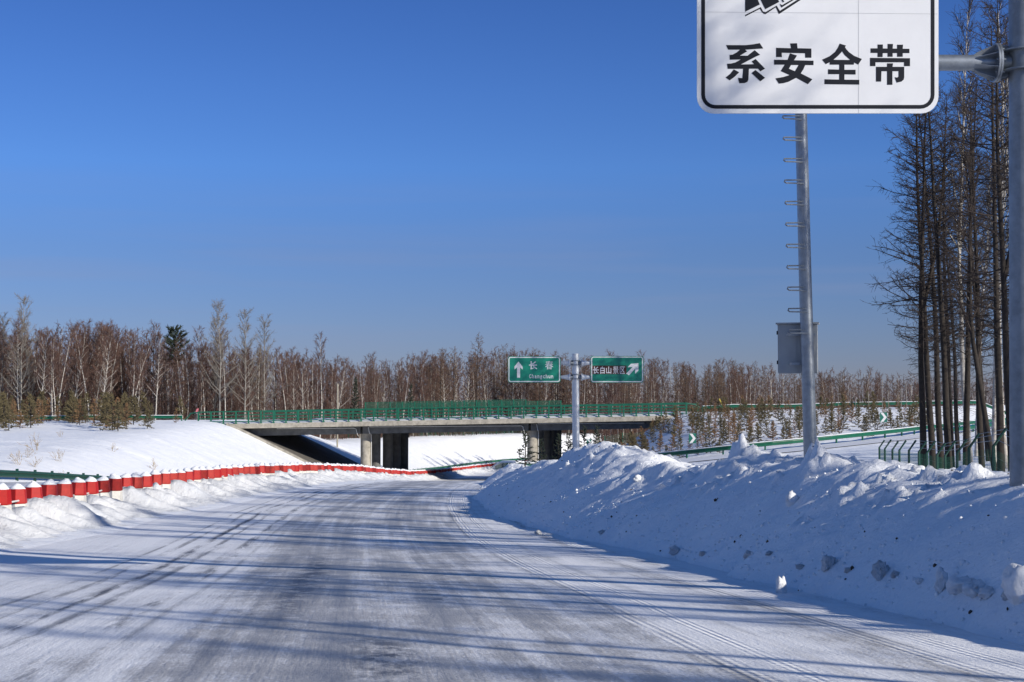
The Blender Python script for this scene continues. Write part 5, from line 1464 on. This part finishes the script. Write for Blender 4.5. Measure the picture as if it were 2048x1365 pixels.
# ------------------------------------------------------------------ dry weeds on the left snow field
def weed_mesh(seed, h, n):
    rng = np.random.default_rng(seed); S = []
    for k in range(n):
        d = unit(np.array([rng.normal(0, .45), rng.normal(0, .45), 1]))
        s_, p_ = limb(rng, np.array([rng.normal(0, .08), rng.normal(0, .08), 0]), d, h * rng.uniform(.5, 1), .008, 3, (0, 0, -.1), .1, .5)
        S += s_
        for j in range(7):
            q, qd, _ = along(p_, rng.uniform(.35, 1)); S.append((*q, *(q + unit(qd + rng.normal(0, .5, 3)) * rng.uniform(.08, .25)), .007, .004))
    return seg_mesh('stalks', [(S, 3, 0)], [M['straw']])
WD = [weed_mesh(i, .9, 9) for i in range(4)]
for px, py, D, sc, lab in ((38, 925, 92, 1.15, 'clump of dry straw coloured weeds in the snow at the far left above the guardrail'), (58, 918, 98, .9, 'dry weeds in the snow between two larger clumps on the far left'),
                           (75, 905, 110, 1.5, 'feathery clump of tall dry weeds left of centre of the snow field'), (72, 928, 93, .9, 'short dry weeds just above the guardrail on the left'),
                           (118, 915, 101, 1.1, 'slanting dry weeds right of the feathery clump on the snow field'), (130, 933, 92, .8, 'low dry weeds close above the right end of the guardrail'),
                           (227, 887, 122, .9, 'single bent dry stalk in the middle of the snow field'), (311, 887, 122, 1.2, 'dark dry stalks standing by the overpass side slope'),
                           (122, 872, 138, .8, 'tiny dry stalks high on the snow field below the young trees'), (270, 905, 108, .7, 'low scattered dry grass below the bent stalk'),
                           (290, 902, 109, .6, 'small dry grass tuft right of the scattered grass')):
    x = (px - 1024) / 3000 * D
    o = thing('dry_weeds', (x, D, gz(x, D) - .04), lab, 'dry weeds', None, rt.uniform(0, 6.28))
    o.scale = (sc, sc, sc)
    link('stalks', WD[int(px) % 4], o)

# ------------------------------------------------------------------ lumps of snow and earth at the foot of the bank
def lump_mesh(seed, m_):
    bm = bmesh.new(); bmesh.ops.create_icosphere(bm, subdivisions=3, radius=1)
    co = np.array([v.co[:] for v in bm.verts])
    n_ = 1 + .5 * fbm(co[:, 0] * 1.7 + seed * 9, co[:, 1] * 1.7 + co[:, 2] * 2.3, seed, 3) + .30 * fbm(co[:, 0] * 4 + co[:, 2] * 3, co[:, 1] * 5 - co[:, 2] * 4, seed + 4, 2)
    for v, k, c in zip(bm.verts, n_, co): v.co = Vector(c) * float(k)
    me = bpy.data.meshes.new('snow_lump'); bm.to_mesh(me); bm.free()
    me.polygons.foreach_set('use_smooth', np.ones(len(me.polygons), bool)); me.materials.append(m_); return me
LM = [lump_mesh(i, M['cap']) for i in range(4)]; LE = [lump_mesh(i + 10, M['clod']) for i in range(3)]
from mathutils.bvhtree import BVHTree
def on_bank(px, py):
    """where the line of sight meets the bank or the road"""
    d = np.array(P(px, py, 1.0)); best = None
    for D in np.arange(9, 90, .05):
        p = d * D; x, y, z = p
        t = x - float(XR(y))
        if t < .3: h = float(ZR(y)) - .02
        else:
            i = np.argmin(np.abs(BKS[:, 0] - y)); h = float(np.interp(x, BKX[i], BKZ[i]))
        if z <= h: return x, y, h
    return None
LUMPS = [(1562, 1180, .13, 0, 'white shard of snow standing upright on the road edge', (.7, .7, 1.6)), (1655, 1142, .14, 1, 'large clod of snow and dark earth at the foot of the bank, centre right', (1.3, .8, 1.2)),
         (1762, 1148, .13, 1, 'second dark clod right of the largest one at the foot of the bank', (1, .8, 1.3)), (1350, 1103, .15, 1, 'rounded clod of snow and earth at the far foot of the bank', (1.2, .8, .8)),
         (1406, 1120, .09, 1, 'small dark clod just right of the rounded one at the foot of the bank', (1, 1, .8)), (1497, 1117, .11, 1, 'small speckled clod half way along the foot of the bank', (1.1, .8, .8)),
         (1540, 1150, .08, 1, 'low dark crumb of earth beside the upright shard', (1.4, .8, .6)), (1602, 1152, .08, 1, 'crumb of earth between the shard and the large clod', (1.3, .8, .7)),
         (1885, 1210, .14, 0, 'upright block of snow with a dark face near the right end of the bank foot', (.8, .7, 1.4)), (1922, 1232, .17, 0, 'rounded snowball, left one of the cluster on the lower right', (1, .9, .8)),
         (1950, 1238, .16, 0, 'rounded snowball, middle one of the cluster on the lower right', (1.2, .9, .7)), (1975, 1226, .11, 0, 'rounded snowball, right one of the cluster on the lower right', (1, .9, .8)),
         (2040, 1245, .24, 0, 'big lump of snow cut off by the right edge of the photo', (.9, .8, 1.2)), (2020, 1222, .10, 1, 'small earthy clod above the big lump at the right edge', (1, 1, .8)),
         (1076, 1061, .12, 1, 'small earthy clod lying on the far road edge', (1.2, .9, .7)), (1204, 1067, .10, 1, 'dark clod low on the far part of the bank', (1.2, .9, .7)),
         (1583, 997, .16, 0, 'rounded lump of snow half way up the bank below the camera pole', (1, .8, 1)), (1275, 953, .15, 0, 'dirty lump of snow on the mound right of the direction sign', (1.2, .9, .8)),
         (1835, 938, .12, 0, 'grainy lump of snow on the crest in front of the wire fence', (1.2, .9, .8)), (1697, 1140, .07, 1, 'tiny dark clod between the two big ones', (1, 1, .8)),
         (1790, 1150, .07, 1, 'tiny dark clod right of the second big one', (1, 1, .8)), (1840, 1195, .06, 0, 'small crumb of snow near the upright block', (1, 1, .8))]
for i, (px, py, r_, k, lab, s3) in enumerate(LUMPS):
    q = on_bank(px, py + r_ * 60)
    if q is None: continue
    o = link('snow_lump', (LE if k else LM)[i % 3], None, (q[0], q[1], q[2] + r_ * s3[2] * .38), i * 1.7)
    o.scale = [r_ * a * .86 for a in s3]
    tag(o, lab, 'snow lump', 'lumps of snow and earth along the right bank')
# crumbs too many to count
def crumbs():
    rng = np.random.default_rng(3); V = []; F = []
    bm = bmesh.new(); bmesh.ops.create_icosphere(bm, subdivisions=1, radius=1)
    bv = np.array([v.co[:] for v in bm.verts]); bf = np.array([[v.index for v in f.verts] for f in bm.faces]); bm.free()
    n = 0
    for k in range(3600):
        i = rng.integers(0, len(BKS)); j = int(abs(rng.normal(0, 12))) + 9 if rng.random() < .6 else rng.integers(10, 66)
        j = min(j, BKX.shape[1] - 30)
        r_ = rng.uniform(.008, .032) * (1.4 if rng.random() < .08 else 1)
        v = bv * r_ * rng.uniform(.6, 1.3, 3) * (1 + rng.normal(0, .15, (len(bv), 1))) + np.array([BKX[i, j], BKS[i, j], BKZ[i, j] + r_ * .3])
        V.append(v); F.append(bf + n); n += len(bv)
    mi = np.repeat((rng.random(3600) < .04).astype(int), len(bf))
    return tag(link('snow_crumbs', mesh_np('snow_crumbs', np.concatenate(V), np.concatenate(F), [M['bank'], M['earth']], True, None, mi)), kind='stuff')
crumbs()
